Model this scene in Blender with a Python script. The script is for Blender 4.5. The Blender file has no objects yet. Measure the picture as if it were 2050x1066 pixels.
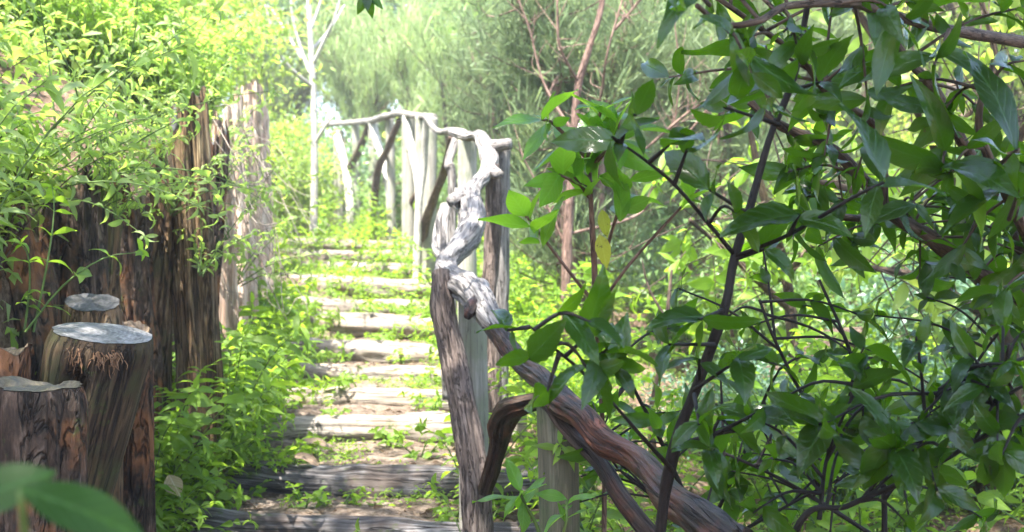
import bpy, math, random
import numpy as np
from mathutils import Vector

sc = bpy.context.scene
C = sc.collection
rad = math.radians

# ------------------------------------------------------------------ camera, sky, sun, exposure
F, CX, CY, CZ = 2600.0, 1025.0, 533.0, 1.5        # focal length and centre in photograph pixels, eye height
cam = bpy.data.cameras.new('camera')
cam.lens = 36.0 * F / 2050.0
cam.sensor_width = 36.0
cam.clip_start = 0.05
cam.clip_end = 500.0
cam.dof.use_dof = True
cam.dof.focus_distance = 2.8
cam.dof.aperture_fstop = 6.3
co = bpy.data.objects.new('camera', cam)
C.objects.link(co)
co.location = (0, 0, CZ)
co.rotation_euler = (rad(90), 0, 0)
sc.camera = co

SUN = np.array([-0.24, -0.38, 1.0]); SUN = SUN / np.linalg.norm(SUN)
ELEV = math.asin(SUN[2]); AZ = math.atan2(SUN[0], SUN[1])
w = bpy.data.worlds.new('World'); sc.world = w; w.use_nodes = True
nt = w.node_tree
sky = nt.nodes.new('ShaderNodeTexSky'); sky.sky_type = 'NISHITA'; sky.sun_disc = False
sky.sun_elevation = ELEV; sky.sun_rotation = AZ
sky.dust_density = 2.0; sky.air_density = 1.0
bg = nt.nodes['Background']; bg.inputs['Strength'].default_value = 0.15
nt.links.new(sky.outputs[0], bg.inputs['Color'])
sl = bpy.data.lights.new('sun', 'SUN'); sl.energy = 4.4; sl.angle = rad(0.5); sl.color = (1.0, 0.95, 0.86)
so = bpy.data.objects.new('sun', sl); C.objects.link(so)
so.rotation_euler = Vector(SUN).to_track_quat('Z', 'Y').to_euler()
so.location = (-4, -5, 14)
sc.view_settings.view_transform = 'Standard'
sc.view_settings.look = 'None'
sc.view_settings.gamma = 1.0
sc.view_settings.exposure = 2.62
sc.cycles.max_bounces = 7
sc.cycles.diffuse_bounces = 4
sc.cycles.glossy_bounces = 2
sc.cycles.transmission_bounces = 5
sc.cycles.transparent_max_bounces = 4
sc.cycles.volume_bounces = 0
sc.cycles.caustics_reflective = False
sc.cycles.caustics_refractive = False
sc.cycles.use_denoising = True
sc.cycles.sample_clamp_indirect = 6.0

# ------------------------------------------------------------------ numeric helpers
def at(px, py, Y):
    return np.array([(px - CX) / F * Y, Y, CZ + (CY - py) / F * Y])

def vn(p, seed=0):
    """value noise, p (n,3) -> (n,) in -1..1"""
    p = np.asarray(p, float)
    i = np.floor(p).astype(np.int64); f = p - i; f = f * f * (3 - 2 * f)
    def h(a, b, c):
        n = (a * 73856093) ^ (b * 19349663) ^ (c * 83492791) ^ (seed * 2654435)
        n = (n ^ (n >> 13)) * 1274126177 & 0x7fffffff
        return ((n ^ (n >> 16)) & 0xffff) / 32767.5 - 1
    r = 0
    for dx in (0, 1):
        for dy in (0, 1):
            for dz in (0, 1):
                wgt = (f[:, 0] if dx else 1 - f[:, 0]) * (f[:, 1] if dy else 1 - f[:, 1]) * (f[:, 2] if dz else 1 - f[:, 2])
                r = r + wgt * h(i[:, 0] + dx, i[:, 1] + dy, i[:, 2] + dz)
    return r

def fbm(p, seed=0, o=3):
    p = np.asarray(p, float); r = 0; a = 1.0
    for k in range(o):
        r = r + a * vn(p * 2 ** k, seed + k * 7); a *= .5
    return r

def unit(a):
    a = np.asarray(a, float)
    return a / np.maximum(np.linalg.norm(a, axis=-1, keepdims=True), 1e-9)

def spline(pts, n):
    """Catmull-Rom through pts (m,k) -> (n,k)"""
    P = np.asarray(pts, float)
    if len(P) == 2:
        t = np.linspace(0, 1, n)[:, None]; return P[0] * (1 - t) + P[1] * t
    E = np.vstack([2 * P[0] - P[1], P, 2 * P[-1] - P[-2]])
    t = np.linspace(0, len(P) - 1 - 1e-6, n); i = t.astype(int); f = (t - i)[:, None]
    a, b, c, d = E[i], E[i + 1], E[i + 2], E[i + 3]
    return .5 * (2 * b + (c - a) * f + (2 * a - 5 * b + 4 * c - d) * f ** 2 + (3 * b - a - 3 * c + d) * f ** 3)

class MB:
    def __init__(s): s.v = []; s.g = []; s.f = []; s.n = 0
    def add(s, v, g, faces, mi=0):
        s.v.append(np.asarray(v, float)); s.g.append(np.asarray(g, float))
        for fa in faces:
            fa = np.asarray(fa, np.int64)
            if len(fa): s.f.append((fa + s.n, mi))
        s.n += len(v)
    def build(s, name, mat, parent=None, smooth=True):
        me = bpy.data.meshes.new(name)
        V = np.concatenate(s.v).astype(np.float32); G = np.concatenate(s.g).astype(np.float32)
        me.vertices.add(len(V)); me.vertices.foreach_set('co', V.ravel())
        loops = np.concatenate([f.ravel() for f, _ in s.f])
        sizes = np.concatenate([np.full(len(f), f.shape[1]) for f, _ in s.f])
        mis = np.concatenate([np.full(len(f), m) for f, m in s.f])
        me.loops.add(len(loops)); me.loops.foreach_set('vertex_index', loops.astype(np.int32))
        me.polygons.add(len(sizes))
        st = np.concatenate([[0], np.cumsum(sizes)[:-1]]).astype(np.int32)
        me.polygons.foreach_set('loop_start', st)
        me.polygons.foreach_set('loop_total', sizes.astype(np.int32))
        me.polygons.foreach_set('material_index', mis.astype(np.int32))
        me.polygons.foreach_set('use_smooth', np.full(len(sizes), smooth))
        at_ = me.attributes.new('gco', 'FLOAT_VECTOR', 'POINT'); at_.data.foreach_set('vector', G.ravel())
        for m in (mat if isinstance(mat, (list, tuple)) else [mat]): me.materials.append(m)
        me.update(calc_edges=True); me.validate()
        o = bpy.data.objects.new(name, me); C.objects.link(o)
        if parent is not None: o.parent = parent
        return o

def tag(o, label=None, cat=None, group=None, kind=None):
    if label: o['label'] = label
    if cat: o['category'] = cat
    if group: o['group'] = group
    if kind: o['kind'] = kind
    return o

def thing(name, label, cat, loc=(0, 0, 0), rz=0.0, group=None):
    o = bpy.data.objects.new(name, None); C.objects.link(o)
    o.location = loc; o.rotation_euler = (0, 0, rz); o.empty_display_size = .1
    return tag(o, label, cat, group)

def dup(root, loc, rz, scale=1.0, label=None, group=None, tilt=(0, 0)):
    r = root.copy(); C.objects.link(r); r.location = loc
    r.rotation_euler = (tilt[0], tilt[1], rz); r.scale = (scale,) * 3
    if label: r['label'] = label
    if group: r['group'] = group
    for ch in list(root.children):
        c = ch.copy(); C.objects.link(c); c.parent = r
    return r

_toff = [0]
def tube(mb, pts, radii, ns=10, n=None, amp=0.0, fr=8.0, flute=0.0, seed=1, mi=0, cap=True, base=None, knots=()):
    """bark-noised tube along pts; returns last ring and its centre"""
    P = np.asarray(pts, float)
    if base is not None: P = P - base
    if n is None: n = max(4, len(P) * 4)
    R = np.asarray(radii, float)
    if R.ndim == 0: R = np.full(len(P), float(R))
    Q = spline(np.column_stack([P, R]), n); c = Q[:, :3]; r = np.abs(Q[:, 3])
    T = unit(np.gradient(c, axis=0))
    up = np.array([0, 0, 1.0]) if abs(T[0, 2]) < .9 else np.array([1.0, 0, 0])
    A = np.zeros_like(c); A[0] = unit(np.cross(T[0], np.cross(up, T[0])))
    for i in range(1, n):
        a = A[i - 1] - T[i] * np.dot(A[i - 1], T[i]); A[i] = a / max(np.linalg.norm(a), 1e-9)
    B = np.cross(T, A)
    th = np.linspace(0, 2 * np.pi, ns, endpoint=False)
    ln = np.concatenate([[0], np.cumsum(np.linalg.norm(np.diff(c, axis=0), axis=1))])
    TH, LN = np.meshgrid(th, ln); RR = np.repeat(r[:, None], ns, 1)
    _toff[0] += 1; off = (_toff[0] * 3.71) % 50
    q = np.column_stack([(np.cos(TH) * RR).ravel(), (np.sin(TH) * RR).ravel(), LN.ravel()])
    k = np.ones(n * ns)
    if amp:
        k = k + amp * fbm(q * [fr, fr, fr * .35] + off, seed, 3)
    if flute:
        rm = r.mean()
        k = k - flute * np.abs(fbm(np.column_stack([np.cos(TH).ravel() * 2.2, np.sin(TH).ravel() * 2.2, (LN / max(rm, .01)).ravel() * .10]) + off, seed + 3, 4))
    for (kt, ka, kr, kh) in knots:        # (t along 0..1, angle, radius factor, height factor)
        d2 = ((LN.ravel() - kt * ln[-1]) / (kr)) ** 2 + (((TH.ravel() - ka + np.pi) % (2 * np.pi) - np.pi) / 1.0) ** 2
        k = k + kh * np.exp(-d2)
    RR = RR * k.reshape(n, ns)
    V = c[:, None, :] + A[:, None, :] * (np.cos(TH) * RR)[..., None] + B[:, None, :] * (np.sin(TH) * RR)[..., None]
    V = V.reshape(-1, 3)
    q = q + [off, 0, off * .3]
    i = np.arange(n - 1)[:, None] * ns; j = np.arange(ns)[None, :]; j2 = (j + 1) % ns
    quads = np.stack([i + j, i + j2, i + ns + j2, i + ns + j], -1).reshape(-1, 4)
    fs = [quads]
    if cap:
        fs += [np.arange(ns)[::-1][None, :], (np.arange(ns) + (n - 1) * ns)[None, :]]
    mb.add(V, q, fs, mi)
    return V[-ns:], c[-1], T[-1]

def prof(u, a, b):
    s = u ** a * (1 - u) ** b; um = a / (a + b); return s / (um ** a * (1 - um) ** b)

def leaves(mb, P, D, N, L, W, droop=.5, fold=.25, nl=4, serr=0.0, wave=.03, a=.85, b=1.15, seed=0, mi=0):
    """a batch of leaf blades"""
    P = np.atleast_2d(P); n = len(P)
    if n == 0: return
    rs = np.random.RandomState(seed)
    D = unit(np.atleast_2d(D)); N = np.atleast_2d(N)
    S = unit(np.cross(D, N)); N = np.cross(S, D)
    L = np.broadcast_to(L, (n,)); W = np.broadcast_to(W, (n,)); droop = np.broadcast_to(droop, (n,)) * rs.uniform(.5, 1.5, n)
    u = np.linspace(0.0, 1.0, nl + 1)
    w = np.maximum(prof(np.clip(u, .002, .998), a, b), .03)
    if nl == 1: w = np.array([1.0, .35])
    if serr: w = w * (1 - serr * (np.arange(nl + 1) % 2))
    us = (np.arange(nl) + .5) / nl
    th = droop[:, None] * us[None, :] * 1.4
    cx = np.concatenate([np.zeros((n, 1)), np.cumsum(np.cos(th), 1)], 1) / nl
    cz = -np.concatenate([np.zeros((n, 1)), np.cumsum(np.sin(th), 1)], 1) / nl
    side = np.array([-1.0, 0, 1.0])
    ph = rs.uniform(0, 6, (n, 1)); fo = fold * rs.uniform(.2, 1.4, (n, 1))
    X = cx[:, :, None] * L[:, None, None] + 0 * side
    Yv = side[None, None, :] * (w[None, :, None] * W[:, None, None] * .5)
    lift = fo * w[None, :] * W[:, None] * .5
    Z = cz[:, :, None] * L[:, None, None] + np.abs(side)[None, None, :] * lift[:, :, None] \
        + side[None, None, :] * (wave * L[:, None] * np.sin(u[None, :] * 9 + ph))[:, :, None] * 1.0
    V = P[:, None, None, :] + X[..., None] * D[:, None, None, :] + Yv[..., None] * S[:, None, None, :] + Z[..., None] * N[:, None, None, :]
    rnd = rs.rand(n)
    G = np.stack([np.broadcast_to(u[None, :, None], X.shape), np.broadcast_to(side[None, None, :] * w[None, :, None], X.shape), np.broadcast_to(rnd[:, None, None], X.shape)], -1)
    k = (nl + 1) * 3
    i = np.arange(nl)[:, None] * 3; j = np.arange(2)[None, :]
    q = np.stack([i + j, i + j + 1, i + j + 4, i + j + 3], -1).reshape(-1, 4)
    quads = (np.arange(n)[:, None, None] * k + q[None]).reshape(-1, 4)
    mb.add(V.reshape(-1, 3), G.reshape(-1, 3), [quads], mi)

# ------------------------------------------------------------------ materials
def newmat(name):
    m = bpy.data.materials.new(name); m.use_nodes = True
    nt = m.node_tree; nt.nodes.clear()
    return m, nt, nt.nodes.new, nt.links.new

def ramp(nt, fac, stops):
    r = nt.nodes.new('ShaderNodeValToRGB'); e = r.color_ramp.elements
    while len(e) < len(stops): e.new(.5)
    for el, (p, c) in zip(e, stops):
        el.position = p; el.color = (*c, 1) if len(c) == 3 else c
    nt.links.new(fac, r.inputs['Fac']); return r.outputs['Color']

def noise(nt, vec, scale, detail=4, rough=.6, dist=0.0):
    n = nt.nodes.new('ShaderNodeTexNoise'); n.inputs['Scale'].default_value = scale
    n.inputs['Detail'].default_value = detail; n.inputs['Roughness'].default_value = rough
    n.inputs['Distortion'].default_value = dist
    nt.links.new(vec, n.inputs['Vector']); return n.outputs['Fac']

def mapped(nt, vec, s):
    m = nt.nodes.new('ShaderNodeMapping'); m.inputs['Scale'].default_value = s
    nt.links.new(vec, m.inputs['Vector']); return m.outputs['Vector']

def mixc(nt, f, a, b, mode='MIX'):
    m = nt.nodes.new('ShaderNodeMix'); m.data_type = 'RGBA'; m.blend_type = mode
    for s, x in ((m.inputs['Factor'], f), (m.inputs[6], a), (m.inputs[7], b)):
        if hasattr(x, 'links') or hasattr(x, 'is_linked'): nt.links.new(x, s)
        else: s.default_value = x if not isinstance(x, tuple) else ((*x, 1) if len(x) == 3 else x)
    return m.outputs[2]

def math_(nt, op, a, b=None, c=None):
    m = nt.nodes.new('ShaderNodeMath'); m.operation = op
    for s, x in zip(m.inputs, (a, b, c)):
        if x is None: continue
        if isinstance(x, (int, float)): s.default_value = x
        else: nt.links.new(x, s)
    return m.outputs[0]

def wood(name, dark, mid, light, sc_=30.0, stretch=.08, bump=.6, moss=0.0, rough=.8, crack=.45, patch=None, bdist=.01, cw=34.0, cd=.85):
    m, nt, N_, Lk = newmat(name)
    a = N_('ShaderNodeAttribute'); a.attribute_name = 'gco'; v = a.outputs['Vector']
    gv = mapped(nt, v, (1, 1, stretch))
    g1 = noise(nt, gv, sc_, 7, .7, .6)
    g2 = noise(nt, gv, sc_ * 3.1, 5, .65, .3)
    big = noise(nt, v, 7.0, 4, .6)
    mixg = math_(nt, 'MULTIPLY_ADD', g2, .4, math_(nt, 'MULTIPLY', g1, .6))
    col = ramp(nt, mixg, [(.30, dark), (crack, tuple(.5 * (x + y) for x, y in zip(dark, mid))), (.52, mid), (.68, light)])
    g3 = noise(nt, mapped(nt, v, (1, 1, stretch * .8)), sc_ * .8, 4, .6, .8)
    line = math_(nt, 'MAXIMUM', math_(nt, 'SUBTRACT', 1.0, math_(nt, 'MULTIPLY', math_(nt, 'ABSOLUTE', math_(nt, 'SUBTRACT', g3, .5)), cw)), 0.0)
    if patch:
        pf = ramp(nt, big, [(.48, (0, 0, 0)), (.62, (1, 1, 1))]); col = mixc(nt, pf, col, mixc(nt, .75, col, patch))
    if moss:
        mf = ramp(nt, noise(nt, v, 11.0, 6, .75), [(.62 - moss * .2, (0, 0, 0)), (.72 - moss * .2, (1, 1, 1))])
        col = mixc(nt, mf, col, mixc(nt, g2, (.03, .05, .01), (.10, .14, .03)))
    col = mixc(nt, math_(nt, 'MULTIPLY', line, cd), col, tuple(x * .35 for x in dark))
    mixg = math_(nt, 'SUBTRACT', mixg, math_(nt, 'MULTIPLY', line, .45))
    p = N_('ShaderNodeBsdfPrincipled'); p.inputs['Roughness'].default_value = rough
    p.inputs['Specular IOR Level'].default_value = .3
    Lk(col, p.inputs['Base Color'])
    b = N_('ShaderNodeBump'); b.inputs['Strength'].default_value = bump; b.inputs['Distance'].default_value = bdist
    Lk(mixg, b.inputs['Height']); Lk(b.outputs[0], p.inputs['Normal'])
    o = N_('ShaderNodeOutputMaterial'); Lk(p.outputs[0], o.inputs[0])
    return m

def endgrain(name, dark, light):
    m, nt, N_, Lk = newmat(name)
    a = N_('ShaderNodeAttribute'); a.attribute_name = 'gco'; v = a.outputs['Vector']
    wv = N_('ShaderNodeTexWave'); wv.wave_type = 'RINGS'; wv.rings_direction = 'SPHERICAL'
    wv.inputs['Scale'].default_value = 26; wv.inputs['Distortion'].default_value = 5; wv.inputs['Detail'].default_value = 3
    wv.inputs['Detail Scale'].default_value = 2
    Lk(v, wv.inputs['Vector'])
    n1 = noise(nt, v, 28, 6, .7); n2 = noise(nt, mapped(nt, v, (1, 6, 1)), 30, 5, .7, 1)
    f = math_(nt, 'MULTIPLY_ADD', wv.outputs['Fac'], .06, math_(nt, 'MULTIPLY_ADD', n1, .5, math_(nt, 'MULTIPLY', n2, .5)))
    col = ramp(nt, f, [(.36, dark), (.52, tuple(.6 * x + .4 * y for x, y in zip(dark, light))), (.66, light)])
    p = N_('ShaderNodeBsdfPrincipled'); p.inputs['Roughness'].default_value = .55
    Lk(col, p.inputs['Base Color'])
    b = N_('ShaderNodeBump'); b.inputs['Strength'].default_value = .8; b.inputs['Distance'].default_value = .006
    Lk(f, b.inputs['Height']); Lk(b.outputs[0], p.inputs['Normal'])
    o = N_('ShaderNodeOutputMaterial'); Lk(p.outputs[0], o.inputs[0])
    return m

def leafm(name, c1, c2, tr, tfac=.45, rough=.4, spec=.5, vein=.5, bump=.3, blotch=None, blotch2=None):
    m, nt, N_, Lk = newmat(name)
    a = N_('ShaderNodeAttribute'); a.attribute_name = 'gco'
    s = N_('ShaderNodeSeparateXYZ'); Lk(a.outputs['Vector'], s.inputs[0])
    u, vv, r = s.outputs
    av = math_(nt, 'ABSOLUTE', vv)
    sv = math_(nt, 'SINE', math_(nt, 'MULTIPLY_ADD', u, 46.0, math_(nt, 'MULTIPLY', av, -14.0)))
    svs = math_(nt, 'MULTIPLY', math_(nt, 'MAXIMUM', math_(nt, 'SUBTRACT', sv, .82), 0.0), 3.0)
    mid = math_(nt, 'MAXIMUM', math_(nt, 'SUBTRACT', 1.0, math_(nt, 'MULTIPLY', av, 11.0)), 0.0)
    vf = math_(nt, 'MULTIPLY', math_(nt, 'MINIMUM', math_(nt, 'ADD', mid, svs), 1.0), vein)
    oi = N_('ShaderNodeObjectInfo')
    r2 = math_(nt, 'FRACT', math_(nt, 'MULTIPLY_ADD', oi.outputs['Random'], .61, r))
    col = mixc(nt, r2, c1, c2)
    tc = N_('ShaderNodeTexCoord')
    nz = noise(nt, tc.outputs['Object'], 45.0, 3, .6)
    col = mixc(nt, math_(nt, 'MULTIPLY', nz, .35), col, tuple(x * .35 for x in c1))
    colv = mixc(nt, vf, col, tuple(min(1, x * 2.2 + .03) for x in c2))
    trc = mixc(nt, math_(nt, 'MULTIPLY', vf, .6), mixc(nt, r2, tr, tuple(x * .62 for x in tr)), tuple(x * .5 for x in tr))
    if blotch:
        bf = ramp(nt, noise(nt, tc.outputs['Object'], 60.0, 5, .7), [(.6, (0, 0, 0)), (.68, (1, 1, 1))])
        colv = mixc(nt, bf, colv, blotch); trc = mixc(nt, bf, trc, blotch)
    if blotch2:
        bf = ramp(nt, noise(nt, tc.outputs['Object'], 38.0, 6, .8), [(.66, (0, 0, 0)), (.70, (1, 1, 1))])
        colv = mixc(nt, bf, colv, blotch2); trc = mixc(nt, bf, trc, blotch2)
    p = N_('ShaderNodeBsdfPrincipled'); p.inputs['Roughness'].default_value = rough
    p.inputs['Specular IOR Level'].default_value = spec
    Lk(colv, p.inputs['Base Color'])
    b = N_('ShaderNodeBump'); b.inputs['Strength'].default_value = bump; b.inputs['Distance'].default_value = .004
    Lk(math_(nt, 'ADD', math_(nt, 'MULTIPLY', vf, -1.0), math_(nt, 'MULTIPLY', nz, .8)), b.inputs['Height']); Lk(b.outputs[0], p.inputs['Normal'])
    t = N_('ShaderNodeBsdfTranslucent'); Lk(trc, t.inputs['Color'])
    mx = N_('ShaderNodeMixShader'); mx.inputs[0].default_value = tfac
    Lk(p.outputs[0], mx.inputs[1]); Lk(t.outputs[0], mx.inputs[2])
    o = N_('ShaderNodeOutputMaterial'); Lk(mx.outputs[0], o.inputs[0])
    return m

M = {}
M['herb'] = leafm('bright_herb_leaf', (.085, .18, .015), (.19, .31, .04), (.52, .80, .06), .5, .45, .35, .35)
M['bank'] = leafm('bank_leaf', (.10, .21, .03), (.36, .45, .19), (.60, .84, .14), .55, .45, .3, .3)
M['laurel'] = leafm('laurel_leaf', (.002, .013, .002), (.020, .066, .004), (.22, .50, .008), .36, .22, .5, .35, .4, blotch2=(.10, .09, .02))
M['laurel_young'] = leafm('young_laurel_leaf', (.05, .15, .01), (.10, .25, .02), (.42, .80, .04), .5, .33, .5, .45, .5)
M['broad'] = leafm('broad_soft_leaf', (.012, .045, .003), (.02, .07, .004), (.10, .26, .006), .3, .45, .3, .7, .4)
M['yellow'] = leafm('yellowing_leaf', (.40, .38, .04), (.35, .42, .06), (.62, .62, .05), .45, .45, .3, .3, .2, blotch=(.10, .07, .02))
M['bush'] = leafm('bush_leaf', (.08, .16, .05), (.16, .26, .09), (.40, .62, .14), .42, .38, .55, .2)
M['bushb'] = leafm('bluish_bush_leaf', (.07, .15, .10), (.15, .26, .17), (.30, .50, .20), .35, .32, .75, .2)
M['bushy'] = leafm('sunny_bush_leaf', (.15, .26, .04), (.25, .37, .08), (.68, .85, .14), .5, .45, .4, .2)  # sunny copy of the bush leaf, sunlight put into a brighter yellow green
M['heath'] = leafm('heath_needle', (.13, .20, .09), (.22, .29, .15), (.34, .44, .18), .4, .6, .25, 0, 0)
M['heathy'] = leafm('young_heath_needle', (.30, .42, .17), (.48, .57, .30), (.56, .76, .22), .4, .6, .25, 0, 0)
M['litter'] = leafm('dead_leaf', (.10, .065, .042), (.28, .205, .145), (.30, .20, .12), .2, .7, .25, .4, .5)
M['pale'] = leafm('pale_dry_leaf', (.50, .42, .28), (.62, .54, .38), (.5, .4, .25), .3, .6, .3, .5, .5)
M['grey'] = wood('grey_weathered_wood', (.05, .043, .04), (.24, .22, .21), (.44, .42, .40), 60, .10, 1.0, 0, .75, .42, bdist=.008)
M['post'] = wood('pale_post_wood', (.16, .15, .125), (.30, .285, .25), (.42, .41, .37), 70, .04, .5, 0, .8, .42, patch=(.20, .22, .15), cw=50, cd=.6, bdist=.004)
M['postd'] = wood('shaded_greenish_post_wood', (.05, .045, .03), (.12, .11, .075), (.20, .19, .14), 70, .04, .5, 0, .8, .42, patch=(.07, .10, .04), cw=50, cd=.6, bdist=.004)  # greenish brown post, its wood colour darkened to stand for shade
M['barkp'] = wood('pinkish_bark', (.04, .028, .022), (.14, .105, .09), (.30, .245, .215), 60, .16, 1.0, 0, .8, .45)
M['red'] = wood('dark_reddish_rail_bark', (.008, .005, .004), (.042, .025, .017), (.14, .098, .074), 55, .06, 1.0, 0, .5, .46, patch=(.13, .045, .025))
M['stump'] = wood('rotting_stump_wood', (.018, .011, .007), (.16, .095, .05), (.40, .28, .17), 28, .14, 1.0, .16, .8, .46, patch=(.09, .085, .04), bdist=.02, cw=26)
M['stumps'] = wood('solid_olive_brown_stump_wood', (.010, .006, .004), (.068, .042, .022), (.20, .135, .078), 30, .07, .9, .12, .75, .45, patch=(.055, .058, .022), bdist=.016, cw=30, cd=.8)
M['stumpt'] = wood('yellowish_grained_stump_wood', (.025, .015, .009), (.22, .145, .08), (.46, .36, .23), 30, .09, 1.0, .1, .8, .45, patch=(.15, .08, .04), bdist=.02, cw=24)
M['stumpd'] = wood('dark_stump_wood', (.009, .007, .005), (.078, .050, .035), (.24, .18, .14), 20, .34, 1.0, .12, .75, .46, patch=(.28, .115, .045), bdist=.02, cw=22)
M['stumpl'] = wood('sunlit_stump_wood', (.22, .13, .09), (.52, .40, .33), (.74, .66, .58), 26, .14, .8, .0, .8, .43, patch=(.58, .38, .29), bdist=.015, cw=34, cd=.5)  # sunlight on the far wall logs put into a paler wood colour
M['log'] = wood('step_log_wood', (.045, .038, .03), (.27, .235, .20), (.50, .46, .42), 45, .05, .9, .16, .8, .42, patch=(.26, .20, .15), cw=40)
M['logd'] = wood('dark_step_log_wood', (.015, .013, .012), (.11, .10, .10), (.36, .36, .37), 40, .05, 1.0, .25, .6, .46, patch=(.06, .04, .03), cw=30)  # darker, less rough wood for the two nearest logs
M['twig'] = wood('dark_twig_bark', (.006, .005, .005), (.016, .012, .011), (.04, .032, .028), 60, .15, .5, 0, .6)
M['limb'] = wood('brown_limb_bark', (.035, .022, .017), (.11, .075, .055), (.26, .19, .15), 60, .15, .8, 0, .7)
M['reddish'] = wood('reddish_trunk_bark', (.07, .042, .034), (.21, .13, .105), (.38, .28, .24), 50, .15, .8, 0, .8)
M['fibre'] = wood('orange_bark_fibre', (.08, .04, .02), (.24, .13, .07), (.40, .26, .16), 60, .15, .3, 0, .8)
M['rtwig'] = wood('reddish_twig_bark', (.07, .04, .03), (.19, .12, .095), (.36, .26, .22), 60, .15, .5, 0, .7)
M['white'] = wood('pale_sapling_bark', (.20, .19, .17), (.44, .42, .38), (.66, .64, .60), 40, .3, .4, 0, .7, cd=.4)
M['stem'] = wood('green_stem', (.05, .09, .02), (.10, .16, .04), (.18, .25, .07), 60, .1, .2, 0, .6, cd=.2)
M['cutg'] = endgrain('grey_cut_end', (.015, .015, .015), (.30, .29, .29))
M['cutm'] = endgrain('mossy_brown_cut_end', (.02, .014, .008), (.13, .105, .06))
M['cutd'] = endgrain('dark_grey_cut_end', (.012, .012, .013), (.12, .115, .12))
M['cutb'] = endgrain('brown_cut_end', (.07, .045, .03), (.36, .26, .18))

def groundm(name, stops, sc_=9.0):
    m, nt, N_, Lk = newmat(name)
    tc = N_('ShaderNodeTexCoord'); v = tc.outputs['Object']
    n1 = noise(nt, v, sc_, 8, .72, .4); n2 = noise(nt, v, sc_ * 6, 5, .7)
    f = math_(nt, 'MULTIPLY_ADD', n2, .45, math_(nt, 'MULTIPLY', n1, .55))
    col = ramp(nt, f, stops)
    p = N_('ShaderNodeBsdfPrincipled'); p.inputs['Roughness'].default_value = .95; p.inputs['Specular IOR Level'].default_value = .15
    Lk(col, p.inputs['Base Color'])
    b = N_('ShaderNodeBump'); b.inputs['Strength'].default_value = 1; b.inputs['Distance'].default_value = .03
    Lk(f, b.inputs['Height']); Lk(b.outputs[0], p.inputs['Normal'])
    o = N_('ShaderNodeOutputMaterial'); Lk(p.outputs[0], o.inputs[0])
    return m
M['ground'] = groundm('forest_floor', [(.38, (.035, .022, .014)), (.48, (.12, .08, .055)), (.56, (.24, .17, .12)), (.66, (.12, .13, .05))])
M['path'] = groundm('path_dirt', [(.36, (.035, .025, .018)), (.47, (.12, .088, .066)), (.56, (.24, .19, .15)), (.68, (.36, .31, .26))], 12)

# ------------------------------------------------------------------ terrain
STEP = [(4.40, 1038), (4.95, 940), (5.85, 838), (6.55, 783), (7.30, 738), (8.10, 690), (9.00, 632), (9.60, 603), (10.3, 558), (11.3, 528), (12.2, 503), (13.2, 482)]
_sy = []; _sz = []; _pz = .50
for _y, _p in STEP:        # level treads held up by the logs
    _t = CZ - (_p - CY) / F * _y
    _sy += [_y - .06, _y + .02]; _sz += [_pz - .012, _t - .026]; _pz = _t - .012
SY = np.array([1.0, 2.5, 3.6] + _sy + [15, 17, 20, 26, 40, 80, 140])
SZ = np.array([0.0, .30, .48] + _sz + [2.0, 2.22, 2.6, 3.4, 5.0, 8, 10])
PCY = np.array([0, 4.4, 5.9, 8, 10.2, 13.2, 17, 22]); PCX = np.array([-.55, -.70, -.74, -.98, -1.27, -1.78, -2.9, -5.0])
WY = np.array([1, 2.8, 3.8, 4.6, 5.0, 6.0, 8.0, 11, 14, 18, 25, 60]); WX = np.array([-1.25, -1.3, -1.35, -1.32, -1.28, -1.38, -1.72, -2.35, -3.2, -5.5, -9, -30])
BY = np.array([1, 3, 4.2, 5, 8, 11, 14, 18, 60]); BZ = np.array([.9, 1.15, 1.62, 1.85, 2.35, 2.6, 2.7, 2.8, 14])
def zp(y): return np.interp(y, SY, SZ)
def pcx(y): return np.interp(y, PCY, PCX)
def wxx(y): return np.interp(y, WY, WX)
def H(x, y):
    x = np.asarray(x, float); y = np.asarray(y, float)
    z = zp(y)
    nearr = np.where(y < 14, zp(y) - .10, zp(y))
    e = x - (pcx(y) + .7)
    drop = np.clip(e / 1.6, 0, 1) ** 1.5 * np.interp(y, [0, 4, 8, 12, 18], [.25, .15, .28, .35, .3])
    rise = np.clip((x - 5) * .35, 0, 3.0)
    z = z - drop + rise
    d = wxx(y) - x
    bt = np.interp(y, BY, BZ)
    t = np.clip(d / .14, 0, 1)
    zb = bt + np.clip(d - .1, 0, 14) * np.interp(y, [0, 6, 12, 20, 40], [.62, .62, .5, .3, .25])
    wall = np.clip((17 - y) / 4, 0, 1)
    z = z * (1 - t * wall) + np.maximum(zb, z) * t * wall
    bump = .05 * fbm(np.column_stack([x.ravel() * 1.3, y.ravel() * 1.3, 0 * x.ravel()]), 5, 3).reshape(x.shape)
    far = np.clip((y - 10) / 20, 0, 1)
    big = far * 1.2 * fbm(np.column_stack([x.ravel() * .12, y.ravel() * .12, 0 * x.ravel() + 3]), 9, 2).reshape(x.shape)
    return z + bump * np.clip(np.abs(x - pcx(y)) / .6, .15, 1) + big

def ground_at(x, y): return float(H(np.array([x]), np.array([y]))[0])

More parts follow.
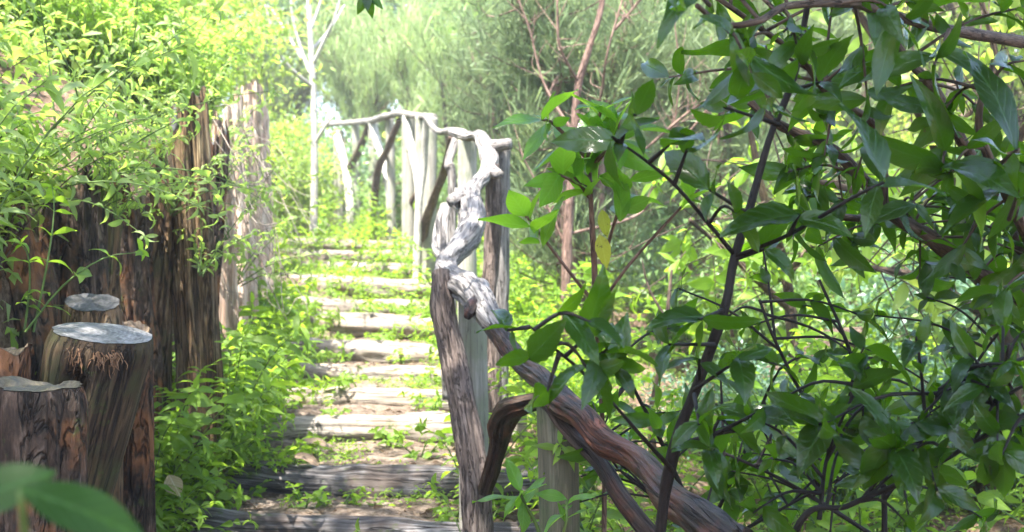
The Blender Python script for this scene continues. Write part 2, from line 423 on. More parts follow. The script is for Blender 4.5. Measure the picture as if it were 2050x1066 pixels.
def grid_axis(segs):
    return np.concatenate([np.linspace(a, b, n, endpoint=False) for a, b, n in segs])
gx = np.concatenate([grid_axis([(-90, -12, 30), (-12, -4, 40), (-4, 3, 175), (3, 12, 50), (12, 90, 30)]), [90]])
gy = np.concatenate([grid_axis([(-15, 1, 20), (1, 3.6, 30), (3.6, 14, 420), (14, 15, 8), (15, 30, 60), (30, 140, 40)]), [140]])
X, Y = np.meshgrid(gx, gy); Z = H(X, Y)
nx, ny = len(gx), len(gy)
i = np.arange(ny - 1)[:, None] * nx; j = np.arange(nx - 1)[None, :]
q = np.stack([i + j, i + j + 1, i + nx + j + 1, i + nx + j], -1).reshape(-1, 4)
mb = MB(); V = np.column_stack([X.ravel(), Y.ravel(), Z.ravel()]); mb.add(V, V, [q])
tag(mb.build('ground', M['ground']), kind='structure')
# path: a dirt sheet with the treads
py_ = np.arange(2.0, 17.5, .02); pu = np.linspace(-1, 1, 34)
PY, PU = np.meshgrid(py_, pu, indexing='ij')
PX = pcx(PY) + PU * (.66 + .10 * vn(np.column_stack([PY.ravel() * 2.1, np.sign(PU).ravel(), 0 * PY.ravel()]), 3).reshape(PY.shape))
PZ = H(PX, PY) + .012 * (1 - np.abs(PU) ** 4) - .02 * np.abs(PU) ** 8 + .010 * fbm(np.column_stack([PX.ravel() * 9, PY.ravel() * 9, 0 * PX.ravel()]), 2, 3).reshape(PX.shape)
ny, nx = PX.shape
i = np.arange(ny - 1)[:, None] * nx; j = np.arange(nx - 1)[None, :]
q = np.stack([i + j, i + j + 1, i + nx + j + 1, i + nx + j], -1).reshape(-1, 4)
mb = MB(); V = np.column_stack([PX.ravel(), PY.ravel(), PZ.ravel()]); mb.add(V, V, [q])
tag(mb.build('dirt_path', M['path']), kind='structure')

# ------------------------------------------------------------------ step logs
ORD = ['nearest', 'second', 'third', 'fourth', 'fifth', 'sixth', 'seventh', 'eighth', 'ninth', 'tenth', 'eleventh', 'twelfth']
rs = np.random.RandomState(4)
LOOK = ['dark', 'dark moss-flecked', 'cracked grey', 'smooth grey', 'slim grey', 'pale thick', 'pale sunlit', 'low pale', 'long pale sunlit', 'bleached', 'thin bleached', 'half-buried bleached']
for k, (y, py) in enumerate(STEP):
    r = [.075, .095, .085, .075, .075, .085, .085, .065, .085, .065, .06, .06][k]
    cx = pcx(y) + [.02, .06, .06, .04, .0, .04, .0, -.04, -.04, -.04, 0, 0][k]
    hw = [.80, .76, .74, .72, .72, .72, .74, .68, .74, .66, .66, .6][k]
    zt = CZ - (py - CY) / F * y
    tl = [.02, .015, -.01, .0, .012, .02, .03, .02, .03, .02, .015, .02][k]; yl = [.05, .08, -.06, 0, .05, .1, .15, .1, .2, .15, .15, .2][k]
    pts = [(cx + t * hw, y - t * yl + rs.uniform(-.012, .012), zt - r * .72 - t * tl + rs.uniform(-.008, .008)) for t in np.linspace(-1, 1, 6)]
    base = np.array([cx, y, zt - r])
    o = thing('step_log', '%s step log, %s log from the foot of the path' % (LOOK[k], ORD[k]) if k else 'dark step log at the very foot of the path', 'log step', base, 0, 'log steps up the path')
    mb = MB(); rr = [r * rs.uniform(.92, 1.08) for _ in pts]
    ring, c, t_ = tube(mb, pts, rr, 28, 90, .09, 22, .22, k + 1, base=base, cap=False, knots=[(.3, 1, .05, .12), (.7, 2, .06, .15)])
    mb.build('log_body', M['logd'] if k < 2 else M['log'], o)
    V = mb.v[0]
    for rg in (V[:28][::-1], V[-28:]):
        me = MB()
        cc = rg.mean(0); off = rs.uniform(0, 9)
        me.add(np.vstack([rg, cc]), np.vstack([rg - cc, [0, 0, 0]]), [np.array([[a, (a + 1) % 28, 28] for a in range(28)])])
        me.build('cut_end', M['cutb'], o)

# ------------------------------------------------------------------ retaining stumps on the left
def stump(name, label, px, topy, Yd, r0, r1, mat, cutmat, tilt=(0, 0), group=None, lean=(0, 0), flute=.35, amp=.12, jag=0.0, seed=1, hole=False, bottom=None, ns=96, cat='stump'):
    top = at(px, topy, Yd)
    zb = (float(H(top[0] + lean[0] + .15, Yd + lean[1])) if bottom is None else bottom) - .12
    hgt = top[2] - zb
    base = np.array([top[0] + lean[0], Yd + lean[1], zb])
    o = thing(name, label, cat, base, 0, group)
    rs = np.random.RandomState(seed)
    n = max(40, int(hgt / .018)); t = np.linspace(0, 1, n)
    th = np.linspace(0, 2 * np.pi, ns, endpoint=False)
    T_, TH = np.meshgrid(t, th, indexing='ij')
    R = r1 + (r0 - r1) * T_
    off = seed * 5.3
    q = np.column_stack([np.cos(TH).ravel() * 2.0, np.sin(TH).ravel() * 2.0, T_.ravel() * hgt * 1.1]) + off
    oc = 2 if flute > .4 else 4
    k = 1 - flute * np.abs(fbm(q * (.62 if oc == 2 else 1), seed, oc)).reshape(R.shape)
    if oc == 2: k += .05 * fbm(q * [3.2, 3.2, 5.5], seed + 31, 3).reshape(R.shape) - .30 * np.clip(fbm(q * [.8, .8, 1.9] + 3, seed + 17, 2).reshape(R.shape) - .30, 0, 1) + amp * fbm(q * [.5, .5, 1.5], seed + 5, 3).reshape(R.shape)
    k += (.03 if flute > .2 else .010) * fbm(q * [6, 6, 3], seed + 9, 3).reshape(R.shape)
    k -= (flute * .8) * np.clip(fbm(q * [1.1, 1.1, .5] + 9, seed + 4, 3).reshape(R.shape) - .35, 0, 1)
    R = R * k
    # worn rim
    R = R * (1 - .10 * np.clip((T_ - .95) / .05, 0, 1) ** 2)
    cx = -lean[0] * T_; cy = -lean[1] * T_
    if hole:     # a rotted knot hole facing the camera
        dth = (TH - rad(264) + np.pi) % (2 * np.pi) - np.pi
        d = (dth / .26) ** 2 + ((T_ * hgt - (hgt - .13)) / .05) ** 2
        R = R * (1 - .7 * np.exp(-d ** 1.5)) * (1 + .07 * np.exp(-((d - 1.7) / .6) ** 2))
    x = cx + np.cos(TH) * R; y = cy + np.sin(TH) * R
    z = T_ * hgt
    z = z + T_ ** 6 * (tilt[0] * (x - cx) + tilt[1] * (y - cy))
    if jag: z = z + np.clip((T_ - .8) / .2, 0, 1) * jag * fbm(np.column_stack([np.cos(TH).ravel() * 1.6, np.sin(TH).ravel() * 1.6, 0 * TH.ravel()]) + off, seed, 2).reshape(R.shape)
    V = np.column_stack([x.ravel(), y.ravel(), z.ravel()])
    G = np.column_stack([(np.cos(TH) * R).ravel() + off, (np.sin(TH) * R).ravel(), (T_ * hgt).ravel()])
    i = np.arange(n - 1)[:, None] * ns; j = np.arange(ns)[None, :]; j2 = (j + 1) % ns
    q4 = np.stack([i + j, i + j2, i + ns + j2, i + ns + j], -1).reshape(-1, 4)
    mb = MB(); mb.add(V, G, [q4]); mb.build('weathered_side', mat, o)
    # top: concentric rings, slightly rough
    rg = V[-ns:]; c = rg.mean(0); m = 8
    ss = np.linspace(1, 0.02, m)
    VV = c + (rg - c)[None] * ss[:, None, None]
    VV[1:, :, 2] += .006 * fbm(VV[1:].reshape(-1, 3) * 40, seed, 2).reshape(m - 1, ns) - (0.03 if hole is None else 0) * (1 - ss[1:, None])
    VV[0] += (VV[0] - c) * .003; VV[:, :, 2] += .002
    if jag: VV[1:, :, 2] -= jag * .6
    VV = VV.reshape(-1, 3)
    i = np.arange(m - 1)[:, None] * ns
    q4 = np.stack([i + j, i + j2, i + ns + j2, i + ns + j], -1).reshape(-1, 4)
    mb = MB(); mb.add(VV, VV - c + [0.02 * seed, .01, 0], [q4, (np.arange(ns) + (m - 1) * ns)[None]]); mb.build('cut_top', cutmat, o)
    return o

stump('tree_stump', 'large leaning brown stump with pale grey cut top and knot hole', 207, 668, 3.3, .140, .07, M['stumps'], M['cutg'], (-.14, .12), None, (-.22, .02), .06, .04, 0, 3, True, ns=128)
stump('tree_stump', 'lowest brown rotting stump in front of the large grey-topped one', 60, 775, 2.75, .118, .11, M['stumpd'], M['cutm'], (-.05, .0), None, (.0, 0), .25, .1, 0.01, 7, ns=128)
stump('tree_stump', 'small stump with slanted grey top behind the large grey-topped stump', 185, 606, 3.75, .085, .09, M['stumpt'], M['cutd'], (-.12, .30), None, (0, 0), .08, .06, .004, 11)
stump('tree_stump', 'small hollow dark stump to the right of the slanted grey top', 268, 662, 3.85, .06, .07, M['stumpd'], M['cutb'], (0, .35), None, (0, 0), .25, .1, .02, 13, None)
stump('tree_stump', 'short dark stump at the left edge behind the lowest stump', 8, 700, 3.2, .075, .08, M['stumpd'], M['cutb'], (0, 0), None, (0, 0), .3, .1, .02, 17)
G_ = 'upright logs of the retaining wall'
RW = [  # px, topy, Y, r, mat, label
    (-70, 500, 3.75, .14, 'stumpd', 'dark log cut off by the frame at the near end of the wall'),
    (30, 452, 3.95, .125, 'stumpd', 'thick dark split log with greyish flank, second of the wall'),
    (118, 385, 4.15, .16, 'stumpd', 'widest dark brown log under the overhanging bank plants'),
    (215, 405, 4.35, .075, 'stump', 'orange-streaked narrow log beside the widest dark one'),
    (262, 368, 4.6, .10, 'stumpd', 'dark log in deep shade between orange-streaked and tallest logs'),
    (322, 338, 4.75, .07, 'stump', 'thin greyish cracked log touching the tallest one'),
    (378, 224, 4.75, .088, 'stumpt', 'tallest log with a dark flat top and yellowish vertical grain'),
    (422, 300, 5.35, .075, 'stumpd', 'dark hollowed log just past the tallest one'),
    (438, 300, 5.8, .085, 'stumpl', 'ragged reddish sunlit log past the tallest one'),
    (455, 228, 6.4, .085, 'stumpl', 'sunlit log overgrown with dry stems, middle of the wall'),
    (478, 255, 7.1, .10, 'stumpl', 'pale sunlit log with rounded top'),
    (500, 190, 7.9, .115, 'stumpl', 'pale pinkish log, highest in the sunlit end of the wall'),
    (508, 245, 8.8, .10, 'stumpl', 'pale sunlit log behind the pinkish one'),
    (512, 290, 9.8, .10, 'stumpl', 'second to last sunlit log up the path'),
    (514, 330, 10.9, .10, 'stumpl', 'last sunlit log, farthest up the path')]
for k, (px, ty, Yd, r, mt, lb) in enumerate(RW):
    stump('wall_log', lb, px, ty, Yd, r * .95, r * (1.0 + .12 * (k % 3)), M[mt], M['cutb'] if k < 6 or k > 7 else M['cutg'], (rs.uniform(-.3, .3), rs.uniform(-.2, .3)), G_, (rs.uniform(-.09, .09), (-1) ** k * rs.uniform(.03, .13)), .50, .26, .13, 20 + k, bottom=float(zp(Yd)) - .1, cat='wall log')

# ------------------------------------------------------------------ railings
def pp(lst, base):
    P = np.array([at(a, b, c) for a, b, c, _ in lst]); R = np.array([d / F * c for _, _, c, d in lst]); return P, R
def rod(name, lst, mat, parent, base, ns=20, n=None, amp=.12, fr=16, flute=.15, seed=1, knots=(), label=None):
    P, R = pp(lst, base); mb = MB()
    if n is None: n = max(16, int(np.linalg.norm(np.diff(P, axis=0), axis=1).sum() / .012))
    tube(mb, P, R, ns, min(n, 260), amp, fr, flute, seed, base=base, knots=knots)
    o = mb.build(name, mat, parent)
    if label: o['label'] = label
    return o
b0 = at(950, 1066, 3.9); b0[2] = float(H(b0[0], b0[1]))
near = thing('rustic_railing', 'gnarled branch railing with twisted grey handrail beside the lower steps', 'railing', b0)
rod('handrail', [(905, 266, 6.5, 9), (935, 275, 6.25, 10), (958, 272, 6.05, 12), (968, 284, 5.95, 15), (980, 318, 5.7, 18), (978, 338, 5.6, 17), (962, 360, 5.4, 14), (948, 378, 5.25, 16), (938, 400, 5.1, 28), (944, 425, 4.95, 31), (945, 455, 4.8, 29), (934, 482, 4.68, 27), (910, 508, 4.55, 24), (894, 524, 4.45, 24), (893, 545, 4.35, 26), (915, 567, 4.2, 29), (940, 584, 4.08, 32), (958, 604, 3.98, 33), (975, 630, 3.88, 28), (1000, 668, 3.78, 22)],
    M['grey'], near, b0, 56, 320, .17, 15, .30, 5, [(.40, 2.6, .035, .55), (.41, 5.5, .04, .45), (.52, 1.0, .03, .35), (.80, 3.5, .05, .45), (.2, 4, .03, .4), (.88, 5.0, .04, .35), (.66, 0, .04, .3)], 'knotty twisted grey driftwood handrail')
rod('fork_stub', [(975, 335, 5.6, 13), (990, 345, 5.5, 12), (1000, 350, 5.42, 9)], M['grey'], near, b0, 20, 30, .2, 20, .2, 51)
rod('knot_stub', [(932, 398, 5.08, 16), (915, 398, 4.98, 13), (906, 402, 4.92, 10)], M['grey'], near, b0, 24, 30, .2, 20, .2, 52)
rod('broken_stub', [(958, 605, 3.95, 18), (945, 618, 3.88, 15), (938, 632, 3.84, 11)], M['red'], near, b0, 24, 30, .25, 24, .3, 53)
rod('handrail', [(985, 650, 3.83, 22), (1038, 724, 3.6, 22), (1088, 764, 3.35, 24), (1120, 802, 3.25, 32), (1172, 840, 3.1, 27), (1210, 885, 3.0, 29), (1278, 922, 2.85, 28), (1345, 996, 2.6, 31), (1402, 1040, 2.45, 40), (1480, 1105, 2.3, 48)],
    M['red'], near, b0, 56, 260, .13, 12, .34, 6, [(.5, 1.5, .06, .2), (.8, 2.5, .08, .3), (.36, 4, .05, .3)], 'reddish brown bark-stripped lower handrail')
rod('brace', [(1090, 800, 3.32, 16), (1146, 872, 3.2, 17), (1200, 926, 3.1, 19), (1246, 1002, 3.0, 20), (1320, 1090, 2.9, 23)], M['red'], near, b0, 32, None, .14, 14, .3, 7)
rod('brace', [(1105, 800, 3.36, 20), (1060, 806, 3.4, 19), (1020, 820, 3.5, 24), (1003, 850, 3.6, 26), (998, 890, 3.65, 20), (985, 940, 3.7, 20), (972, 985, 3.75, 15)], M['red'], near, b0, 32, None, .2, 16, .35, 8, [(.42, 1, .04, .5)], 'bent dark elbow-shaped brace')
rod('post', [(884, 545, 4.2, 20), (890, 620, 4.15, 25), (905, 700, 4.1, 27), (925, 800, 4.0, 29), (945, 920, 3.9, 31), (955, 1066, 3.85, 33), (960, 1300, 3.8, 34)], M['barkp'], near, b0, 48, 240, .12, 24, .22, 9, [(.1, 3, .05, .2)], 'rough pinkish barked leaning post')
rod('post', [(945, 560, 4.35, 28), (948, 800, 4.35, 30), (950, 1200, 4.35, 31)], M['post'], near, b0, 32, 120, .02, 8, .03, 10, (), 'smooth grey round post')
rod('post', [(1112, 806, 3.36, 40), (1118, 950, 3.36, 41), (1122, 1300, 3.36, 42)], M['postd'], near, b0, 32, 120, .03, 8, .06, 12)
rod('post', [(985, 330, 5.6, 16), (988, 420, 5.6, 18), (984, 520, 5.6, 18), (978, 600, 5.58, 16), (988, 700, 5.56, 16), (988, 850, 5.55, 17)], M['barkp'], near, b0, 24, 150, .1, 14, .12, 13)
rod('post', [(1003, 300, 5.85, 20), (1003, 420, 5.85, 19), (1000, 700, 5.85, 19), (1000, 830, 5.85, 19)], M['grey'], near, b0, 24, 120, .04, 10, .1, 14)
rod('crossbar', [(975, 295, 5.8, 15), (1000, 291, 5.77, 13), (1022, 288, 5.75, 12)], M['grey'], near, b0, 20, 40, .1, 16, .1, 15)
rod('brace', [(893, 415, 5.4, 12), (885, 450, 5.3, 14), (888, 500, 5.2, 14), (893, 560, 5.1, 15), (900, 800, 5.1, 15)], M['grey'], near, b0, 20, 80, .1, 16, .15, 16)
rod('brace', [(920, 395, 5.15, 12), (905, 402, 5.1, 14)], M['grey'], near, b0, 16, 20, .2, 16, .1, 17)
rod('brace', [(880, 430, 5.6, 6), (872, 470, 5.4, 6), (872, 500, 5.2, 7), (882, 518, 4.9, 6)], M['grey'], near, b0, 14, 40, .1, 16, .1, 18)
b1 = at(815, 470, 13); b1[2] = float(H(b1[0], b1[1]))
far = thing('rustic_fence', 'bleached pole fence with slanted braces curving around the upper steps', 'fence', b1)
Wt = M['post']
rod('rail', [(985, 292, 6.1, 9), (935, 270, 6.6, 9), (905, 263, 7.2, 8), (875, 262, 8.2, 6), (850, 232, 10.2, 6)], M['grey'], far, b1, 14, 80, .15, 18, .1, 21)
rod('rail', [(870, 234, 10.5, 6), (832, 232, 11.5, 7), (800, 228, 12.8, 7), (765, 236, 13.8, 7), (740, 243, 15, 7), (700, 246, 16.2, 6), (655, 250, 17.5, 5)], M['grey'], far, b1, 14, 110, .15, 14, .1, 22)
for px, ty, Yd, r, dx, by in [(780, 236, 13.6, 9, 3, 450), (840, 234, 11.2, 9, 0, 480), (712, 250, 16.0, 8, 2, 450),(935, 278, 6.7, 20, 0, 560), (862, 236, 10.4, 15, -2, 540), (818, 232, 12.4, 14, 0, 480), (748, 246, 15, 11, 0, 450), (678, 262, 16.8, 11, 0, 430)]:
    gx_ = (px + dx - CX) / F * Yd; by = CY + (CZ - ground_at(gx_, Yd)) * F / Yd
    rod('post', [(px, ty, Yd, r), (px + dx, (ty + by) / 2, Yd, r), (px + dx, by + 12, Yd, r * 1.05)], Wt, far, b1, 20, 60, .03, 8, .06, 23 + px)
for lst, m_ in [([(905, 275, 8.6, 8), (890, 340, 9.2, 9), (868, 400, 9.8, 9), (850, 460, 10.3, 10), (842, 530, 10.8, 10)], 'limb'),
            ([(915, 275, 6.9, 9), (898, 330, 6.8, 9), (905, 380, 6.8, 9), (905, 440, 6.8, 9)], 'grey'),
            ([(853, 240, 10.1, 7), (848, 330, 10.2, 8), (838, 420, 10.2, 8), (833, 510, 10.2, 8)], 'white'),
            ([(812, 235, 12.2, 7), (826, 310, 11.6, 8), (838, 380, 11.2, 8), (845, 450, 10.9, 8)], 'white'),
            ([(800, 240, 12.9, 6), (775, 300, 13.4, 7), (755, 350, 14, 8), (744, 400, 14.4, 7)], 'limb'),
            ([(745, 246, 14.9, 9), (760, 300, 14.4, 8), (775, 360, 14, 8), (792, 415, 13.6, 8)], 'white'),
            ([(738, 250, 15.2, 6), (720, 300, 15.6, 8), (700, 335, 16, 7)], 'limb'),
            ([(675, 275, 16.7, 8), (690, 330, 16.2, 9), (700, 400, 15.8, 10), (702, 430, 15.8, 9)], 'white'),
            ([(838, 379, 12.2, 6), (822, 420, 12.4, 9), (810, 470, 12.5, 9)], 'limb')]:
    a_, b_, c_, d_ = lst[-1]; gy_ = CY + (CZ - ground_at((a_ - CX) / F * c_, c_)) * F / c_
    if lst[0][1] < 380 and not (lst[-1][1] == 335): lst = lst[:-1] + [(a_, max(b_, gy_ + 6), c_, d_)]
    rod('brace', lst, M[m_], far, b1, 14, 70, .12, 16, .12, 31 + len(lst))

# ------------------------------------------------------------------ plant generators
def rvec(rs, n): return unit(rs.normal(size=(n, 3)))

class LeafSet:
    def __init__(s): s.P = []; s.D = []; s.N = []; s.L = []; s.W = []
    def add(s, p, d, n, l, w): s.P.append(p); s.D.append(d); s.N.append(n); s.L.append(l); s.W.append(w)
    def emit(s, mb, base=None, **k):
        if not s.P: return
        P = np.array(s.P)
        if base is not None: P = P - base
        leaves(mb, P, np.array(s.D), np.array(s.N), np.array(s.L), np.array(s.W), **k)

def whorl(ls, rs, tip, d, n, L, wr=.36, spread=(50, 95), up=.5):
    d = unit(d); a = unit(np.cross(d, [0.3, .2, 1])); b = np.cross(d, a); a0 = rs.uniform(0, 6)
    for k in range(n):
        ph = a0 + k * 2.4 + rs.uniform(-.3, .3); sp = rad(rs.uniform(*spread)) if k < n - 1 else rad(rs.uniform(5, 40))
        e = d * math.cos(sp) + (a * math.cos(ph) + b * math.sin(ph)) * math.sin(sp)
        l = L * rs.uniform(.55, 1.3)
        nrm = unit(d * .6 + np.array([0, 0, up]) + rs.normal(size=3) * .45)
        ls.add(tip - d * .012 * k * L / .1, e, nrm, l, l * wr * rs.uniform(.85, 1.15))

def herb_proto(seed, h, nst, L, wr, mat, name, label, cat, node=.035, nl=4, droop=.9, spread=.5, pairs=True, stemmat='stem'):
    rs = np.random.RandomState(seed); o = thing(name, label, cat)
    st = MB(); ls = LeafSet()
    for s in range(nst):
        az = rs.uniform(0, 2 * np.pi); hh = h * rs.uniform(.55, 1.1); ln = spread * rs.uniform(.3, 1.2) * hh
        p0 = np.array([rs.uniform(-.02, .02), rs.uniform(-.02, .02), -.03]); dv = np.array([math.cos(az), math.sin(az), 0])
        pts = [p0, p0 + dv * ln * .25 + [0, 0, hh * .5], p0 + dv * ln * .6 + [0, 0, hh * .85], p0 + dv * ln + [0, 0, hh]]
        tube(st, pts, [.0035, .003, .002, .001], 5, 10, cap=False)
        Q = spline(pts, 40); nn = max(3, int(hh / node)); a0 = rs.uniform(0, 6)
        for k in range(nn):
            t = .18 + .82 * k / (nn - 1); qi = min(39, int(t * 39)); p = Q[qi]; tg = unit(Q[min(39, qi + 1)] - Q[max(0, qi - 1)])
            for sgn in ((1, -1) if pairs else (1,)):
                ph = a0 + k * (1.57 if pairs else 2.4) + (0 if sgn > 0 else np.pi) + rs.uniform(-.3, .3)
                dd = unit(np.array([math.cos(ph), math.sin(ph), 0]) * 1.0 + tg * rs.uniform(.2, .7))
                l = L * rs.uniform(.7, 1.15) * (1 - .45 * t ** 3) * (.6 + .8 * min(t, .5))
                ls.add(p, dd, unit(tg + np.array([0, 0, .5]) + rs.normal(size=3) * .3), l, l * wr * rs.uniform(.8, 1.2))
        whorl(ls, rs, Q[-1], Q[-1] - Q[-3], 3, L * .6, wr)
    st.build('stem', M[stemmat], o)
    lf = MB(); ls.emit(lf, nl=nl, droop=droop, fold=.3, seed=seed); lf.build('foliage', mat, o)
    return o

def bush_proto(seed, size, nclump, nleaf, L, wr, mat, name, label, cat, trunkmat, trunk_r=.03, trunk_h=None, lobes=5, droop=.5, a=.7, b=.9, nl=2, twigr=.004):
    """woody bush/tree: size=(rx,ry,rz), crown centre above trunk_h; base at origin"""
    rs = np.random.RandomState(seed); o = thing(name, label, cat)
    rx, ry, rz = size; th = trunk_h if trunk_h is not None else rz * .7
    tk = MB(); P = []; D = []; Nn = []; LL = []
    lobec = rvec(rs, lobes) * np.array([rx, ry, rz]) * .55; lobec[:, 2] = np.abs(lobec[:, 2]) * .9 - rz * .15
    lobec += [0, 0, th + rz * .2]
    lober = rs.uniform(.45, .7, lobes)
    fork = np.array([rs.uniform(-.1, .1) * rx, rs.uniform(-.1, .1) * ry, th * .45])
    tube(tk, [[0, 0, -.15], fork * .5, fork], [trunk_r * 1.3, trunk_r, trunk_r * .85], 10, 14, .12, 10, .1, seed)
    for l in range(lobes):
        mid = (fork + lobec[l]) / 2 + rs.normal(size=3) * .08 * rx
        tube(tk, [fork, mid, lobec[l]], [trunk_r * .8, trunk_r * .5, trunk_r * .25], 7, 12, .1, 10, 0, seed, cap=False)
    for c in range(nclump):
        l = rs.randint(lobes); d = rvec(rs, 1)[0]
        rr = rs.uniform(.5, 1.08) ** .6
        pc = lobec[l] + d * rr * np.array([rx, ry, rz]) * lober[l]
        if c % 3 == 0: tube(tk, [lobec[l] + (pc - lobec[l]) * .1, (lobec[l] + pc) / 2 + rs.normal(size=3) * .04, pc], [twigr * 1.6, twigr, twigr * .5], 4, 6, cap=False)
        out = unit(pc - lobec[l] + [0, 0, .15])
        n = int(nleaf * rs.uniform(.5, 1.5)); cr = L * rs.uniform(1.0, 2.4)
        P.append(pc + rs.normal(size=(n, 3)) * cr * [1, 1, .7]); D.append(unit(out * .7 + rs.normal(size=(n, 3)) * .7 + [0, 0, -.1]))
        Nn.append(unit(rs.normal(size=(n, 3)) * .6 + [0, 0, 1])); LL.append(L * rs.uniform(.6, 1.2, n))
    P = np.vstack(P); D = np.vstack(D); Nn = np.vstack(Nn); LL = np.concatenate(LL)
    tk.build('trunk', trunkmat, o)
    lf = MB(); leaves(lf, P, D, Nn, LL, LL * wr, droop=droop, fold=.3, nl=nl, seed=seed, a=a, b=b); lf.build('crown', mat, o)
    return o

def heath_proto(seed, size, nsh, mat, trunkmat, name, label, cat, ntr=4, h=3.0, up=.7, brown=0.35, shoot=.22):
    """tree heath: several slender stems and many feathery upright shoots"""
    rs = np.random.RandomState(seed); o = thing(name, label, cat)
    rx, ry, rz = size; tk = MB(); lf = MB(); br = MB(); ends = []
    for t in range(ntr):
        az = 2 * np.pi * t / ntr + rs.uniform(-.4, .4); f = rs.uniform(.3, .85)
        top = np.array([math.cos(az) * rx * f, math.sin(az) * ry * f, h * rs.uniform(.75, 1)])
        pts = [np.array([0.05 * math.cos(az), .05 * math.sin(az), -.1]), top * [.25, .25, .35] + rs.normal(size=3) * .05, top * [.6, .6, .68] + rs.normal(size=3) * .08, top]
        tube(tk, pts, [.045, .042, .028, .008], 9, 30, .15, 14, .15, seed + t)
        Q = spline(pts, 40)
        for b in range(26):
            q = Q[rs.randint(8, 39)]; e = q + (rvec(rs, 1)[0] * [rx, ry, rz * .25] * rs.uniform(.25, .6) + [0, 0, rs.uniform(.15, .5) * up])
            m = (q + e) / 2 + [0, 0, -.06] + rs.normal(size=3) * .03
            tube(br, [q, m, e], [.007, .005, .002], 4, 8, cap=False)
            S = spline([q, m, e], 12); ends.append(S[4:])
    E = np.vstack(ends); E = E[rs.randint(len(E), size=nsh)]
    d = unit(rs.normal(size=(nsh, 3)) * .45 + [0, 0, up] + E * [.25, .25, 0])
    ln = shoot * rs.uniform(.5, 1.4, nsh); st = E + rs.normal(size=(nsh, 3)) * .035
    side = unit(np.cross(d, rvec(rs, nsh)))
    # shoot axis: narrow ribbon (brown twig), needles: fine blades all along
    leaves(lf, st, d, side, ln, np.full(nsh, .003), droop=.25, nl=2, seed=seed, fold=.4, a=.2, b=.4)
    nn = 38; k = np.repeat(np.arange(nsh), nn); t = rs.uniform(.15, 1, nsh * nn)
    p = st[k] + d[k] * (ln[k] * t)[:, None]; nd = unit(d[k] * .9 + rvec(rs, nsh * nn) * .75)
    keep = rs.rand(nsh * nn) > brown * .5
    leaves(lf, p[keep], nd[keep], rvec(rs, keep.sum()), rs.uniform(.009, .02, keep.sum()), np.full(keep.sum(), .0024), droop=.2, nl=1, seed=seed + 1, a=.3, b=.5)
    tk.build('trunk', trunkmat, o); br.build('twigs', M['rtwig'], o); lf.build('crown', mat, o)
    return o

# ------------------------------------------------------------------ undergrowth: one plant of each kind, then copies
def scatter(protos, spots, group, label_of, seed=0, smin=.8, smax=1.2, tilt=.15, used=None):
    rs = np.random.RandomState(seed); used = used if used is not None else set()
    for (x, y, dz) in spots:
        p = protos[rs.randint(len(protos))]; s = rs.uniform(smin, smax); rz = rs.uniform(0, 6.28); loc = (x, y, ground_at(x, y) + dz)
        tl = (rs.uniform(-tilt, tilt), rs.uniform(-tilt, tilt))
        lb = label_of(x, y) if callable(label_of) else label_of
        if p.name not in used:
            used.add(p.name); p.location = loc; p.rotation_euler = (tl[0], tl[1], rz); p.scale = (s,) * 3; p['label'] = lb; p['group'] = group
        else: dup(p, loc, rz, s, lb, group, tl)
def spots(n, seed, yr, xf, dz=0.0, yp=1.0):
    rs = np.random.RandomState(seed); out = []
    while len(out) < n:
        y = yr[0] + (yr[1] - yr[0]) * rs.rand() ** yp; a, b = xf(y); out.append((a + (b - a) * rs.rand(), y, dz))
    return out
U = set()
def hp(seed, h, n, L, wr, m, name, cat, **k): return herb_proto(seed, h, n, L, wr, M[m], name, 'plant', cat, **k)

# on the bank above the wall logs
bankp = [hp(100 + i, [.62, .5, .75, .55][i], 9, [.125, .11, .14, .10][i], [.27, .34, .24, .4][i], ['bank', 'herb', 'bank', 'bushy'][i], 'bank_plant', 'leafy plant', stemmat='limb' if i % 2 else 'stem', node=.05, droop=.9, spread=.7) for i in range(4)]
scatter(bankp, [q for q in spots(150, 1, (3.3, 8.5), lambda y: (wxx(y) - 2.3, wxx(y) - .08), 0, .9) if not (3.9 < q[1] < 5.9 and q[0] > wxx(q[1]) - (.85 if q[1] > 4.5 else .3))], 'leafy plants on the bank above the wall logs',
        'bright yellow green leafy plant crowding the bank above the wall logs', 1, .75, 1.15, .25, U)
scatter(bankp, spots(90, 2, (8, 15), lambda y: (wxx(y) - 4.5, wxx(y) - .05), 0), 'leafy plants farther up the bank',
        'sun bleached leafy plant high on the bank up the path', 2, .8, 1.3, .3, U)
